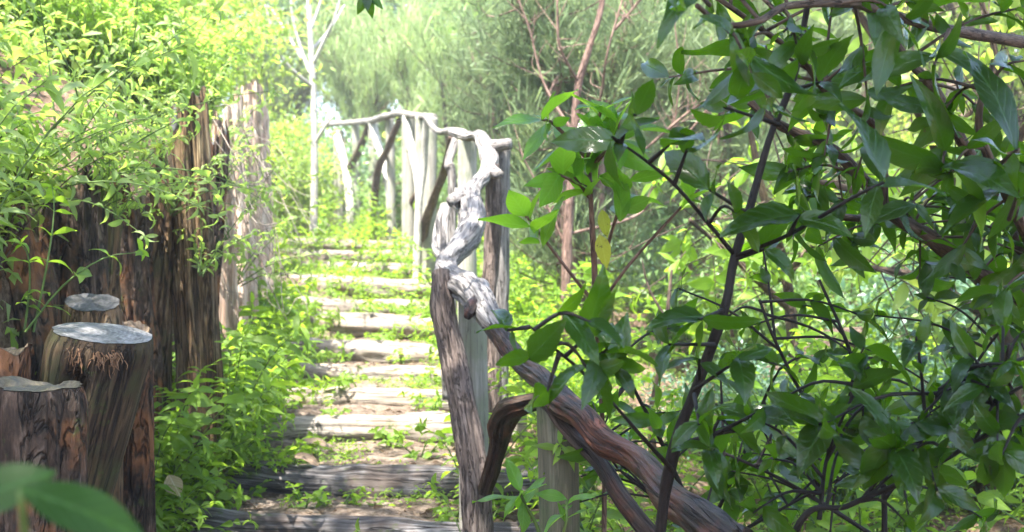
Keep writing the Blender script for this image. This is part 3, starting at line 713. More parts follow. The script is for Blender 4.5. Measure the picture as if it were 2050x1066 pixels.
# hanging over the wall
OV2 = [(345, 420, 4.45, .6, 'low on the tallest log'), (405, 540, 4.6, .7, 'in front of the dark hollowed log'), (450, 470, 5.5, .8, 'halfway down the ragged reddish log'), (440, 380, 5.4, .6, 'just right of the tallest log'), (490, 420, 6.8, .9, 'across the pale sunlit log with rounded top'), (330, 330, 4.5, .5, 'left of the tallest log top'), (480, 560, 6.0, .9, 'at the foot of the pale sunlit logs'), (235, 430, 4.1, .5, 'on the orange-streaked log')]
overp = [hp(120 + i, .42, 7, .095, .26, 'bank', 'overhanging_plant', 'leafy plant', node=.045, droop=1.3, spread=1.6) for i in range(3)]
for k, (px, py, Y_, s) in enumerate([(60, 395, 3.9, .9), (170, 350, 4.1, 1), (215, 300, 4.4, .9), (250, 285, 4.55, .8), (282, 330, 4.6, .6), (210, 400, 4.1, .7), (20, 360, 3.8, 1), (120, 300, 4.0, 1.1), (430, 330, 5.6, .8), (450, 300, 6.4, .8)]):
    p = overp[k % 3]; q = at(px, py, Y_); lb = 'leafy plant hanging over the wall logs, %s' % ['above the thick split log', 'over the widest dark log', 'over the shaded logs', 'against the thin cracked log', 'left of the tallest log', 'low over the orange-streaked log', 'at the left edge of the photo', 'highest above the widest dark log', 'beside the ragged reddish log', 'on the log overgrown with dry stems', 'halfway down the shaded logs', 'halfway down the tallest log'][k]
    if k < 3: p.location = q; p.scale = (s,) * 3; p['label'] = lb; p['group'] = 'plants hanging over the wall'; p.rotation_euler = (.5, .6, k)
    else: dup(p, q, k * 1.3, s, lb, 'plants hanging over the wall', (.5, .5))

for k, (px, py, Y_, s_, w_) in enumerate(OV2): dup(overp[k % 3], at(px, py, Y_), k * 2.1, s_, 'leafy sprig growing out of the wall ' + w_, 'plants hanging over the wall', (.4, .4))
# along the path
pathp = [hp(140 + i, [.42, .32, .55, .24, .36][i], [6, 7, 6, 5, 8][i], [.115, .095, .13, .08, .10][i], [.33, .34, .27, .4, .36][i], 'herb', 'path_plant', 'leafy plant', node=.045, droop=.8, spread=.9) for i in range(5)]
ZN = ['lowest', 'lower', 'middle', 'upper', 'highest']
def zone(y): return ZN[int(np.clip((y - 4) / 1.9, 0, 4))]
scatter(pathp, spots(95, 3, (4.0, 9.5), lambda y: (wxx(y) + .12, max(pcx(y) - .64, wxx(y) + .2)), 0, 1.2), 'leafy plants between the wall logs and the path',
        lambda x, y: 'bright green leafy plant between the wall logs and the %s steps' % zone(y), 3, .7, 1.15, .25, U)
scatter(pathp, spots(70, 4, (3.6, 11), lambda y: (pcx(y) + .50, pcx(y) + 1.3), 0, 1.1), 'leafy plants along the railing',
        lambda x, y: 'bright green leafy plant at the foot of the railing beside the %s steps' % zone(y), 4, .7, 1.1, .2, U)
smallp = [hp(160 + i, [.10, .14, .08][i], 5, [.05, .06, .045][i], .42, 'herb', 'seedling', 'seedling', node=.02, droop=.6, spread=1.2) for i in range(3)]
scatter(smallp, spots(165, 5, (4.1, 12.5), lambda y: (pcx(y) - .62, pcx(y) + .68), 0, 1.0), 'seedlings on the step treads',
        lambda x, y: 'small bright green seedling growing on the treads of the %s steps' % zone(y), 5, .7, 1.3, .2, U)
scatter(pathp, spots(80, 6, (9.5, 17), lambda y: (wxx(y) + .1, pcx(y) + 2.6), 0), 'leafy plants at the top of the path',
        lambda x, y: 'sunlit leafy plant at the top of the path %s' % ('beside the fence' if x > pcx(y) + .5 else 'left of the steps'), 6, .6, 1.0, .2, U)

# forest floor right of the railing
floorp = [hp(180 + i, [.35, .5, .28, .6][i], [8, 7, 9, 8][i], [.09, .10, .07, .11][i], .36, 'herb', 'floor_plant', 'leafy plant', node=.05, droop=.7, spread=1.0) for i in range(4)]
def rz_(x, y): return '%s leafy plant on the forest floor %s' % ('bright green', 'near the lower railing' if y < 6 else ('around the bare brown patch' if y < 9 else 'under the tree heaths'))
scatter(floorp, [q for q in spots(230, 7, (3.4, 13), lambda y: (pcx(y) + 1.2, .45 * y + .6), 0, .9) if ((q[0] - .95) / .55) ** 2 + ((q[1] - 7.6) / 1.7) ** 2 > 1], 'leafy plants on the forest floor right of the railing', rz_, 7, .7, 1.3, .2, U)

# ------------------------------------------------------------------ tree heaths, sapling and background woods
def put(o, px, Y_, s=1.0, rz=0.0, dz=0.0):
    x = (px - CX) / F * Y_; o.location = (x, Y_, ground_at(x, Y_) + dz); o.rotation_euler = (0, 0, rz); o.scale = (s,) * 3; return o
def putc(o, px, Y_, s, rz, label, group=None, dz=0.0):
    x = (px - CX) / F * Y_; return dup(o, (x, Y_, ground_at(x, Y_) + dz), rz, s, label, group)

GH = 'tree heaths beyond the railing'
h1 = heath_proto(200, (1.15, .9, 1.2), 5200, M['heath'], M['reddish'], 'tree_heath', 'large grey-green tree heath with reddish trunks directly behind the railing', 'tree heath', 5, 2.7)
put(h1, 1170, 8.6, 1.0, .6); h1['group'] = GH
putc(h1, 1400, 9.6, 1.05, 2.4, 'brownish tree heath right of the largest one', GH)
putc(h1, 1010, 12.0, .95, 4.0, 'grey-green tree heath behind the upper fence', GH)
putc(h1, 1640, 11.5, 1.1, 5.2, 'tree heath half hidden behind the laurel branches', GH)
h2 = heath_proto(201, (1.3, 1.1, 1.2), 5000, M['heathy'], M['limb'], 'tree_heath', 'bright plumed tree heath behind the far fence posts', 'tree heath', 5, 3.1, up=1.4, brown=0, shoot=.32)
put(h2, 760, 20, 1.15, 0); h2['group'] = GH
putc(h2, 560, 23, 1.2, 2, 'bright tree heath left of the pale sapling', GH)
putc(h2, 900, 17, 1.1, 3, 'bright tree heath above the middle fence posts', GH)

# pale bare sapling
b = at(628, 450, 14.5); b[2] = ground_at(b[0], b[1])
sp = thing('bare_sapling', 'slender pale sapling with bare branches beside the far fence', 'sapling', b)
mb = MB(); tube(mb, [at(628, 470, 14.5), at(630, 300, 14.5), at(627, 170, 14.5), at(620, 40, 14.5), at(612, -120, 14.5)], [.045, .04, .035, .028, .015], 14, 60, .06, 8, .05, 3, base=b); mb.build('trunk', M['white'], sp)
for k, l in enumerate([[(627, 175, 14.5), (585, 140, 14.3), (560, 110, 14.2), (530, 75, 14)], [(622, 150, 14.5), (600, 90, 14.6), (585, 30, 14.6), (580, -40, 14.6)], [(626, 130, 14.5), (650, 80, 14.4), (672, 30, 14.3), (690, -40, 14.3)],
                       [(629, 290, 14.5), (650, 255, 14.4), (675, 225, 14.3)], [(560, 112, 14.2), (545, 60, 14.1), (530, 10, 14.1)], [(622, 60, 14.5), (640, 10, 14.5), (655, -60, 14.5)], [(606, 120, 14.6), (570, 60, 14.7), (545, 20, 14.8)],[(624, 100, 14.5), (660, 60, 14.8), (690, 10, 15)]]):
    mb = MB(); tube(mb, [at(*p) for p in l], [.022, .015, .007][:len(l)] if len(l) == 3 else [.022, .018, .012, .006], 8, 24, .1, 8, 0, 3, base=b); mb.build('branch', M['white'], sp)

def bp(seed, size, nc, nlf, L, wr, m, name, cat, tm='limb', **k): return bush_proto(seed, size, nc, nlf, L, wr, M[m], name, 'bush', cat, M[tm], **k)
bA = bp(300, (.9, .9, .8), 190, 26, .085, .42, 'bush', 'shrub', 'shrub', trunk_h=.5, lobes=7)
bB = bp(301, (.85, .85, .7), 190, 24, .08, .45, 'bushb', 'shrub', 'shrub', trunk_h=.45, lobes=6)
bC = bp(302, (.9, .9, .9), 190, 26, .085, .35, 'bushy', 'shrub', 'shrub', trunk_h=.5, lobes=7)
tA = bp(310, (2.2, 2.2, 2.0), 620, 28, .12, .42, 'bush', 'broadleaf_tree', 'tree', trunk_h=2.6, trunk_r=.11, lobes=9, twigr=.012)
tB = bp(311, (2.0, 2.0, 2.3), 560, 28, .12, .38, 'bushy', 'broadleaf_tree', 'tree', trunk_h=2.8, trunk_r=.10, lobes=9, twigr=.012)
tD = bp(312, (2.2, 2.2, 1.9), 560, 28, .11, .42, 'bushb', 'broadleaf_tree', 'tree', trunk_h=2.4, trunk_r=.12, lobes=9, twigr=.012)
GS = 'shrubs in the woods behind'
def sset(proto, first, rest, group):
    px, Y_, s, lb = first; put(proto, px, Y_, s, 0); proto['label'] = lb; proto['group'] = group
    for k, (px, Y_, s, lb) in enumerate(rest): putc(proto, px, Y_, s, (k + 1) * 1.7, lb, group)
sset(bA, (1560, 8.5, .9, 'mid green shrub under the laurel branches, left of the two'),
     [(1240, 12.5, 1.2, 'mid green shrub seen between the tree heath trunks'), (1760, 9.5, 1.0, 'mid green shrub behind the lower laurel leaves'), (560, 17, 1.0, 'mid green shrub at the top end of the path'), (860, 15, .9, 'mid green shrub behind the middle fence posts'),
      (1450, 14, 1.3, 'mid green shrub deep behind the brownish tree heath'), (2150, 9, 1.1, 'mid green shrub at the right edge of the photo'), (640, 20, 1.1, 'mid green shrub behind the pale sapling')], GS)
sset(bB, (1900, 11.5, 1.0, 'blue-green shrub with pale glints at the right'),
     [(2010, 9.5, .9, 'blue-green shrub close to the right edge'), (1340, 11, .8, 'blue-green shrub right of the brown trunk'), (700, 18, 1.0, 'blue-green shrub behind the last fence posts'), (1000, 16, 1.2, 'blue-green shrub behind the gnarled railing'), (580, 19.5, 1.0, 'blue-green shrub left of the pale sapling'), (1480, 5.6, .42, 'low blue-green shrub behind the slanting dark stem'), (1720, 5.2, .45, 'low blue-green shrub at the lower right among laurel stems'), (1960, 5.6, .55, 'low blue-green shrub in the lower right corner'), (1930, 7.4, .8, 'pale glinting blue-green shrub below the laurel limbs')], GS)
sset(bC, (350, 13, 1.3, 'sunlit yellow green shrub on top of the bank'),
     [(120, 9, 1.1, 'sunlit yellow green shrub at the upper left corner'), (480, 16, 1.2, 'sunlit yellow green shrub at the end of the wall logs'), (240, 10.5, 1.2, 'sunlit yellow green shrub left of the dark trunk'), (1060, 20, 2.0, 'tall sunlit yellow green shrub between the tree heaths at the top centre'), (20, 12, 1.5, 'sunlit yellow green shrub beyond the upper left corner'), (1800, 13, 1.2, 'sunlit yellow green shrub glimpsed through laurel leaves'), (1620, 15, 1.4, 'sunlit yellow green shrub behind the dark slanting stem'), (2100, 14, 1.4, 'sunlit yellow green shrub behind the right edge')], GS)
GT = 'broadleaf trees in the woods behind'
TR = []
rs = np.random.RandomState(50)
def tset(proto, lst, adj):
    for k, (px, Y_, s, lb) in enumerate(lst):
        if k == 0: put(proto, px, Y_, s, 0); proto['label'] = lb; proto['group'] = GT
        else: putc(proto, px, Y_, s, k * 1.9, lb, GT)
tset(tA, [(1150, 17, 1.0, 'mid green tree behind the largest tree heath'), (1500, 19, 1.1, 'mid green tree behind the brownish tree heath'), (1950, 17, 1.1, 'mid green tree at the upper right'),
          (2200, 24, 1.5, 'distant mid green tree beyond the right edge'), (1300, 34, 1.8, 'most distant mid green tree in the middle')], '')
tset(tB, [(1750, 15, 1.0, 'sunlit tree glowing behind the laurel leaves'), (2050, 13, .9, 'sunlit tree at the right edge'), (100, 20, 1.2, 'sunlit tree above the bank at the left'), (850, 24, 1.2, 'sunlit tree behind the bright tree heaths'),
          (1350, 24, 1.3, 'sunlit tree glimpsed between the tree heaths'), (1700, 30, 1.7, 'distant sunlit tree behind the laurel')], '')
tset(tD, [(1400, 29, 1.6, 'distant blue-green tree right of the middle'), (560, 24, 1.0, 'blue-green tree behind the pale sapling'), (1880, 22, 1.3, 'blue-green tree behind the right laurel limbs'), (1080, 23, 1.2, 'blue-green tree behind the main tree heath'), (250, 32, 1.7, 'distant blue-green tree above the bank')], '')
# a dark trunk high on the bank
b = at(355, 60, 11.5); b[2] = ground_at(b[0], b[1])
o = thing('tree', 'dark trunked tree high on the bank, crown above the frame', 'tree', b)
mb = MB(); tube(mb, [b + [.05, 0, -.2], at(362, 40, 11.5), at(350, -60, 11.5), at(340, -400, 11.5), at(330, -760, 11.5)], [.10, .085, .08, .07, .03], 16, 80, .1, 8, .15, 3, base=b); mb.build('trunk', M['limb'], o)

# ------------------------------------------------------------------ laurel tree on the right, its limbs reaching into view and its crown shading the foreground
def bough_paths(L): return np.array([at(a, b_, c) for a, b_, c, _ in L]), np.array([d / F * c for _, _, c, d in L])
def branching(name, label, cat, base, limbs, mat, lmat, seed, Lf, clusters=(), twigs=8, twl=.22, wr=.36, nl=8, serr=.0, nleaf=(4, 7), group=None, limbname='branch', wav=.03, spread=(50, 95), dr=.55, yext=.35):
    rs = np.random.RandomState(seed); base = np.array(base, float)
    o = thing(name, label, cat, base, 0, group); ls = LeafSet(); tw = MB()
    cen = []
    for k, L in enumerate(limbs):
        P, R = bough_paths(L)
        mb = MB(); n = max(12, int(np.linalg.norm(np.diff(P, axis=0), axis=1).sum() / .012)); tube(mb, P, R, 12, min(n, 160), .14, 25, .08, seed + k, base=base)
        mb.build('trunk' if k == 0 and limbname == 'trunk' else 'branch', mat, o)
        Q = spline(P, 60)
        for t in range(twigs):
            q = Q[rs.randint(6, 60)]; d = rvec(rs, 1)[0] * [1, yext * 2, .8] + [0, 0, .1]
            l = twl * rs.uniform(.4, 1.2); m = q + d * l * .5 + [0, 0, .02]; e = q + d * l
            t1 = MB(); tube(t1, [q, m, e], [.0035, .0028, .0018], 6, 8, base=base, cap=False); t1.build('twig', mat, o); cen.append((e, unit(e - m), Lf * rs.uniform(.75, 1.1), rs.randint(*nleaf)))
            if rs.rand() < .5: cen.append((m, unit(d), Lf * rs.uniform(.6, 1.0), 2))
    for (path, Lc, n) in clusters:          # traced twigs: path of (px, py, Y), leaf length, leaf count
        P = np.array([at(*p) for p in path])
        if len(P) > 1:
            t1 = MB(); tube(t1, P, np.linspace(.0042, .0022, len(P)), 7, 8 * len(P), .1, 40, 0, base=base, cap=False); t1.build('twig', mat, o); d = unit(P[-1] - P[-2])
        else: d = np.array([0, -.1, 1.0])
        cen.append((P[-1], d, Lc, n))
    for e, d, L, n in cen: whorl(ls, rs, e, d, n, L, wr, spread)
    if tw.n: tw.build('twigs', mat, o)
    lf = MB(); ls.emit(lf, base, nl=nl, droop=dr, fold=.35, seed=seed, serr=serr, wave=wav); lf.build('foliage', lmat, o)
    return o

lb_ = at(2330, 1300, 4.6); lb_[2] = ground_at(lb_[0], lb_[1])
limbsE = [
 [(2330, 1000, 4.4, 80), (2250, 700, 4.2, 62), (2150, 600, 3.6, 40), (2050, 590, 3.1, 20), (1980, 560, 3.0, 18), (1900, 500, 2.9, 16), (1800, 440, 2.8, 14), (1760, 400, 2.75, 12), (1700, 330, 2.7, 13), (1650, 290, 2.7, 12), (1560, 250, 2.7, 11), (1500, 203, 2.7, 8)],
 [(2200, 660, 3.8, 40), (2050, 500, 3.0, 18), (2010, 420, 2.8, 13), (1930, 290, 2.6, 12), (1870, 180, 2.5, 11), (1800, 100, 2.4, 10), (1730, -10, 2.4, 9)],
 [(1770, 420, 2.75, 11), (1765, 290, 2.65, 9), (1740, 240, 2.6, 8), (1660, 190, 2.5, 7), (1600, 110, 2.4, 7), (1540, 70, 2.4, 6), (1400, -30, 2.3, 5)],
 [(2150, 100, 2.9, 14), (1900, 60, 2.5, 11), (1760, 22, 2.3, 10), (1700, 8, 2.2, 9), (1580, 12, 2.1, 8), (1520, 42, 2.0, 7), (1450, 50, 2.0, 6), (1395, 12, 1.9, 5)],
 [(1900, 500, 2.9, 12), (1830, 452, 2.95, 9), (1700, 436, 3.0, 8), (1560, 430, 3.1, 7)],
 [(2060, 600, 3.2, 16), (2000, 590, 3.1, 13), (1950, 540, 3.0, 12), (1880, 500, 2.9, 10), (1800, 420, 2.8, 8)],
 [(2160, 700, 3.3, 14), (2060, 480, 2.6, 13), (2010, 380, 2.4, 10), (1960, 250, 2.3, 8), (1990, 120, 2.3, 6)],
]
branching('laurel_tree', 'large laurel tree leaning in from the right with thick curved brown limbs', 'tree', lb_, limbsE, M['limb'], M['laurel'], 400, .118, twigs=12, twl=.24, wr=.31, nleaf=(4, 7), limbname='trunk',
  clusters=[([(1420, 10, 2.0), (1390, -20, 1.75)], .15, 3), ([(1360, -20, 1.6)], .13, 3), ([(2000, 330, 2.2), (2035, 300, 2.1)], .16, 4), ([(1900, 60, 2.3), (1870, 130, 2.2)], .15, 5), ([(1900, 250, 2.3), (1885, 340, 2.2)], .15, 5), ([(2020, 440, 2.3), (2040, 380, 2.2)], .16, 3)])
# its crown overhead
def crown_into(o, base, centre, size, ncl, nlf, L, seed, mat):
    rs = np.random.RandomState(seed); n = ncl
    c = np.array(centre) + rvec(rs, n) * (rs.rand(n, 1) ** .4) * np.array(size)
    k = np.repeat(np.arange(n), nlf); p = c[k] + rs.normal(size=(n * nlf, 3)) * L * 1.6
    lf = MB(); leaves(lf, p - base, unit(rs.normal(size=(len(p), 3)) + [0, 0, -.2]), unit(rs.normal(size=(len(p), 3)) * .5 + [0, 0, 1]), L * rs.uniform(.7, 1.2, len(p)), L * .38 * rs.uniform(.8, 1.2, len(p)), nl=2, seed=seed)
    lf.build('crown', mat, o)
    mb = MB()
    for q in c[::4]: tube(mb, [np.array(centre) - [0, 0, size[2] * .6], (q + centre) / 2, q], [.03, .015, .004], 5, 8, base=base, cap=False)
    return mb
bt = np.array([3.2, .4, 0.0]); bt[2] = ground_at(3.2, .4)
ot = thing('laurel_tree', 'tall laurel tree beside the camera whose crown shades the foreground', 'tree', bt)
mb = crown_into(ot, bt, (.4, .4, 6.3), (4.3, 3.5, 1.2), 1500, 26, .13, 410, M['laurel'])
tube(mb, [bt + [0, 0, -.2], (3.3, .5, 2.5), (2.8, .8, 4.2), (1.5, 1.0, 5.2), (.2, 1.0, 5.7), (-1.6, 1.0, 6)], [.17, .14, .12, .09, .07, .03], 14, 60, .1, 6, .1, 5, base=bt)
mb.build('trunk', M['limb'], ot)
bt = np.array([6.2, 2.4, 0.0]); bt[2] = ground_at(6.2, 2.4)  # unseen tree, added to cut the sky light over the right side
ot = thing('laurel_tree', 'unseen second laurel added beyond the right edge to shade the laurel limbs', 'tree', bt)
mb = crown_into(ot, bt, (4.4, 2.4, 5.8), (2.4, 2.4, 1.2), 520, 26, .13, 411, M['laurel'])
tube(mb, [bt + [0, 0, -.2], (6.3, 2.4, 2.5), (5.6, 2.4, 4.2), (4.4, 2.4, 5.2)], [.17, .14, .12, .06], 14, 50, .1, 6, .1, 5, base=bt)
mb.build('trunk', M['limb'], ot)

# ------------------------------------------------------------------ laurel saplings in the foreground
bB_ = at(1320, 1160, 2.35); bB_[2] = ground_at(bB_[0], bB_[1])
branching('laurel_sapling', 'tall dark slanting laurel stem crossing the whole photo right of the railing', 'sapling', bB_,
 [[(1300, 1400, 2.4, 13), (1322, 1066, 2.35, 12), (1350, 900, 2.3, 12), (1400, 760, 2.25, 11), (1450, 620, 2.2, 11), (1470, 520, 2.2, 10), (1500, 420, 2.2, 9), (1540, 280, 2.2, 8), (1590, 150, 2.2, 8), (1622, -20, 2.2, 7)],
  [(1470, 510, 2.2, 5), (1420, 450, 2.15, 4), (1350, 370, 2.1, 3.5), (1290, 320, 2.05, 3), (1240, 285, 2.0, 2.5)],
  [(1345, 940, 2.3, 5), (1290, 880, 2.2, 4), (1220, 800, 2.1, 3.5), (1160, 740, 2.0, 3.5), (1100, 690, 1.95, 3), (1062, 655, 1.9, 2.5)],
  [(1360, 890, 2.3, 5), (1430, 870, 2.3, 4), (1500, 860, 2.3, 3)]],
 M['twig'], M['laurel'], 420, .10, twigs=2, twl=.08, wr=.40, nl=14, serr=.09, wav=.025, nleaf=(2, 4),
 clusters=[([(1062, 655, 2.1), (1015, 662, 2.1)], .075, 3), ([(1100, 690, 1.95), (1060, 720, 1.9)], .085, 2), ([(1130, 715, 1.97), (1190, 660, 1.95)], .10, 3), ([(1160, 740, 2.0), (1215, 700, 1.95)], .10, 4), ([(1190, 770, 2.05), (1230, 740, 2.0)], .09, 4),
   ([(1120, 705, 1.96), (1095, 785, 1.95)], .085, 2), ([(1240, 285, 2.0), (1225, 275, 1.98)], .09, 4), ([(1300, 325, 2.05), (1340, 290, 2.0)], .10, 2), ([(1350, 370, 2.1), (1375, 300, 2.05)], .09, 2),
   ([(1470, 520, 2.2), (1530, 500, 2.15)], .12, 2), ([(1450, 620, 2.2), (1400, 640, 2.1)], .10, 3), ([(1430, 690, 2.2), (1340, 690, 2.1)], .10, 2), ([(1400, 760, 2.2), (1400, 720, 2.15)], .09, 3), ([(1390, 780, 2.2), (1480, 720, 2.1)], .12, 3), ([(1390, 790, 2.2), (1400, 850, 2.1)], .09, 3),
   ([(1500, 430, 2.2), (1420, 380, 2.1)], .10, 3), ([(1470, 515, 2.2), (1580, 470, 2.1), (1700, 400, 2.0), (1770, 365, 1.95)], .11, 3), ([(1580, 470, 2.1), (1600, 430, 2.05)], .11, 3), ([(1560, 250, 2.2), (1450, 215, 2.1)], .09, 3), ([(1590, 180, 2.2), (1640, 165, 2.1)], .12, 3), ([(1360, 885, 2.3), (1430, 900, 2.1)], .10, 4), ([(1430, 870, 2.3), (1530, 820, 2.2)], .11, 4)])
bA_ = at(1205, 1000, 3.5); bA_[2] = ground_at(bA_[0], bA_[1])
branching('laurel_sapling', 'young laurel with slim reddish stem and fresh green leaf whorls behind the railing', 'sapling', bA_,
 [[(1205, 1500, 3.5, 5), (1210, 1000, 3.5, 5), (1205, 820, 3.35, 5), (1197, 700, 3.0, 5), (1195, 640, 2.6, 5.5), (1188, 500, 2.45, 6), (1183, 400, 2.4, 5), (1180, 310, 2.4, 5), (1205, 215, 2.35, 3)],
  [(1193, 612, 2.5, 4), (1140, 545, 2.4, 3.5), (1090, 480, 2.35, 3.5), (1055, 435, 2.3, 3)],
  [(1196, 600, 2.5, 4), (1220, 480, 2.4, 3.5), (1255, 375, 2.3, 3)],
  [(1195, 620, 2.5, 4), (1260, 530, 2.4, 3), (1350, 430, 2.35, 3), (1395, 385, 2.3, 2.5)]],
 M['rtwig'], M['laurel_young'], 430, .11, twigs=0, wr=.42, nl=8, serr=0, wav=.02,
 clusters=[([(1180, 310, 2.4), (1205, 215, 2.35)], .075, 9), ([(1180, 315, 2.4), (1168, 280, 2.38)], .11, 8), ([(1178, 320, 2.4), (1110, 250, 2.35), (1085, 240, 2.3)], .08, 8), ([(1055, 435, 2.3), (1050, 425, 2.3)], .085, 8), ([(1190, 330, 2.4), (1235, 275, 2.35), (1240, 240, 2.35)], .085, 7), ([(1183, 400, 2.4), (1150, 355, 2.35)], .10, 7), ([(1183, 380, 2.4), (1120, 350, 2.3)], .10, 3),
   ([(1255, 375, 2.3), (1257, 365, 2.3)], .085, 8), ([(1395, 385, 2.3), (1400, 380, 2.3)], .075, 6), ([(1183, 330, 2.4), (1240, 280, 2.3)], .10, 5)], spread=(35, 78), dr=.22)
ys = MB(); q = at(1215, 440, 2.4)
leaves(ys, [at(1205, 420, 2.4) - bA_, at(1200, 470, 2.38) - bA_], [(.15, -.2, -1), (.25, -.1, -1)], [(-.2, -1, .2), (.1, -1, .1)], [.055, .065], [.024, .03], droop=.5, nl=10, serr=.06, seed=2)
A_ = [o for o in bpy.data.objects if o.get('label', '').startswith('young laurel with slim')][0]
o = ys.build('yellow_leaf', M['yellow'], A_); o['label'] = 'spotted yellow dying leaves'

bC_ = at(1560, 1250, 2.3); bC_[2] = ground_at(bC_[0], bC_[1])
branching('laurel_sapling', 'laurel stem rising from the bottom edge to the right edge of the photo', 'sapling', bC_,
 [[(1500, 1500, 2.4, 9), (1590, 1070, 2.3, 7), (1700, 1012, 2.25, 6), (1830, 955, 2.2, 6), (1950, 885, 2.15, 5), (2070, 820, 2.1, 5)],
  [(1640, 1040, 2.3, 5), (1655, 920, 2.35, 4), (1690, 830, 2.3, 3.5), (1732, 745, 2.25, 3)],
  [(1830, 955, 2.2, 4), (1850, 860, 2.2, 3), (1880, 780, 2.2, 3)],
  [(1950, 885, 2.15, 4), (2000, 780, 2.15, 3), (2020, 690, 2.1, 3)]],
 M['twig'], M['laurel'], 440, .09, twigs=10, twl=.20, wr=.38, nl=12, serr=.05, wav=.035, nleaf=(3, 6),
 clusters=[([(1732, 745, 2.25), (1740, 735, 2.25)], .10, 5), ([(1700, 820, 2.3), (1640, 850, 2.2)], .12, 4), ([(1840, 955, 2.2), (1790, 900, 2.1)], .12, 5), ([(1950, 885, 2.15), (1900, 850, 2.1)], .12, 5)])
bD_ = at(1760, 1200, 3.1); bD_[2] = ground_at(bD_[0], bD_[1])
branching('laurel_sapling', 'bushy dark laurel sapling deeper among the lower right leaves', 'sapling', bD_,
 [[(1760, 1300, 3.1, 8), (1770, 1000, 3.1, 6), (1740, 850, 3.0, 5), (1700, 700, 2.9, 4), (1640, 560, 2.9, 3)],
  [(1770, 1000, 3.1, 5), (1880, 850, 3.0, 4), (1960, 720, 3.0, 3), (2020, 640, 2.9, 3)],
  [(1765, 950, 3.1, 5), (1640, 840, 3.0, 4), (1560, 700, 2.9, 3), (1520, 600, 2.9, 3)],
  [(1760, 1080, 3.1, 5), (1600, 980, 3.0, 4), (1480, 920, 2.9, 3), (1420, 900, 2.9, 2)]],
 M['twig'], M['laurel'], 450, .088, twigs=9, twl=.26, wr=.38, nl=8, wav=.03, nleaf=(3, 6))
bG_ = at(1400, 1300, 2.9); bG_[2] = ground_at(bG_[0], bG_[1])
branching('laurel_sapling', 'low spreading laurel sapling right behind the lower handrail', 'sapling', bG_,
 [[(1400, 1400, 3.3, 7), (1400, 1100, 3.3, 6), (1330, 900, 3.3, 5), (1270, 780, 3.2, 3.5), (1240, 700, 3.1, 2.5)], [(1400, 1100, 3.3, 5), (1480, 930, 3.2, 4), (1530, 800, 3.1, 3), (1560, 740, 3.0, 2.5)], [(1390, 1050, 3.3, 4), (1250, 950, 3.4, 3), (1200, 880, 3.4, 2.5)], [(1420, 1100, 3.2, 4), (1600, 1000, 3.0, 3), (1680, 960, 2.9, 2.5)]],
 M['twig'], M['laurel'], 455, .095, twigs=9, twl=.22, wr=.36, nl=8, wav=.03, nleaf=(3, 6))
bF_ = at(1060, 1300, 3.0); bF_[2] = ground_at(bF_[0], bF_[1])
branching('laurel_seedling', 'small laurel seedling with fresh leaves in front of the short round post', 'seedling', bF_,
 [[(1100, 1400, 3.1, 5), (1085, 1100, 3.0, 5), (1050, 1010, 2.95, 4), (1042, 990, 2.9, 3)], [(1100, 1120, 3.0, 4), (1130, 1060, 2.9, 3), (1135, 1010, 2.9, 3)]],
 M['stem'], M['laurel_young'], 460, .10, twigs=0, wr=.34, nl=8, clusters=[([(1050, 1010, 2.95), (1042, 985, 2.9)], .11, 7), ([(1135, 1010, 2.9), (1135, 1000, 2.9)], .09, 6)], spread=(60, 100), dr=.3)
# deeper, brighter laurel trees behind
for k, (label, px0, Y0, lim) in enumerate([
  ('laurel tree glowing yellow green behind the thick limbs', 2000, 5.2, [[(2050, 1100, 5.6, 30), (2000, 600, 5.4, 22), (1900, 350, 5.2, 14), (1800, 150, 5.0, 10), (1700, 0, 5, 8)], [(2000, 600, 5.4, 16), (1850, 450, 5.0, 10), (1700, 380, 4.8, 8), (1560, 350, 4.6, 5)], [(1950, 450, 5.3, 12), (2050, 250, 5.0, 9), (2080, 50, 5, 6)], [(1880, 300, 5.2, 9), (1990, 150, 5.0, 7), (1950, -50, 5, 5)], [(2000, 650, 5.4, 12), (1850, 560, 5.0, 8), (1700, 530, 4.8, 5)]]),
  ('slender laurel behind the dark slanting stem', 1560, 6.2, [[(1600, 1000, 6.2, 16), (1580, 600, 6.2, 12), (1530, 400, 6.1, 9), (1500, 250, 6, 6)], [(1580, 620, 6.2, 8), (1450, 500, 6, 6), (1380, 440, 5.9, 4)], [(1570, 560, 6.2, 8), (1680, 420, 6, 6), (1720, 330, 5.9, 4)]])]):
    b = at(px0, 900, Y0); b[2] = ground_at(b[0], b[1])
    branching('laurel_tree', label, 'tree', b, lim, M['limb'], M['bushy'] if k == 0 else M['herb'], 470 + k, .12, twigs=20 if k == 0 else 22, twl=.7, wr=.36, nl=5, nleaf=(5, 8), limbname='trunk')
# thin bare stem beyond the rail
b = at(1310, 850, 5.5); b[2] = ground_at(b[0], b[1])
o = thing('dead_sapling', 'thin bare pale stem standing in the brown litter patch', 'sapling', b)
mb = MB(); tube(mb, [b + [0, 0, -.05], at(1305, 830, 5.5), at(1325, 720, 5.5), at(1335, 640, 5.5), at(1345, 540, 5.5)], [.018, .016, .013, .011, .006], 10, 60, .12, 20, .1, 3, base=b); mb.build('stem', M['limb'], o)
mb = MB(); tube(mb, [at(1335, 640, 5.5), at(1300, 580, 5.5), at(1285, 520, 5.5)], [.007, .005, .003], 8, 20, base=b); mb.build('branch', M['limb'], o)
# fallen trunk
b = at(1600, 760, 7.2)
o = thing('fallen_trunk', 'brown fallen trunk lying across the forest floor behind the laurels', 'fallen trunk', b)
mb = MB(); tube(mb, [at(1480, 790, 7.2), at(1580, 745, 7.2), at(1650, 690, 7.2), at(1730, 672, 7.2)], [.09, .09, .075, .05], 20, 80, .15, 8, .2, 3, base=b); mb.build('trunk', M['limb'], o)

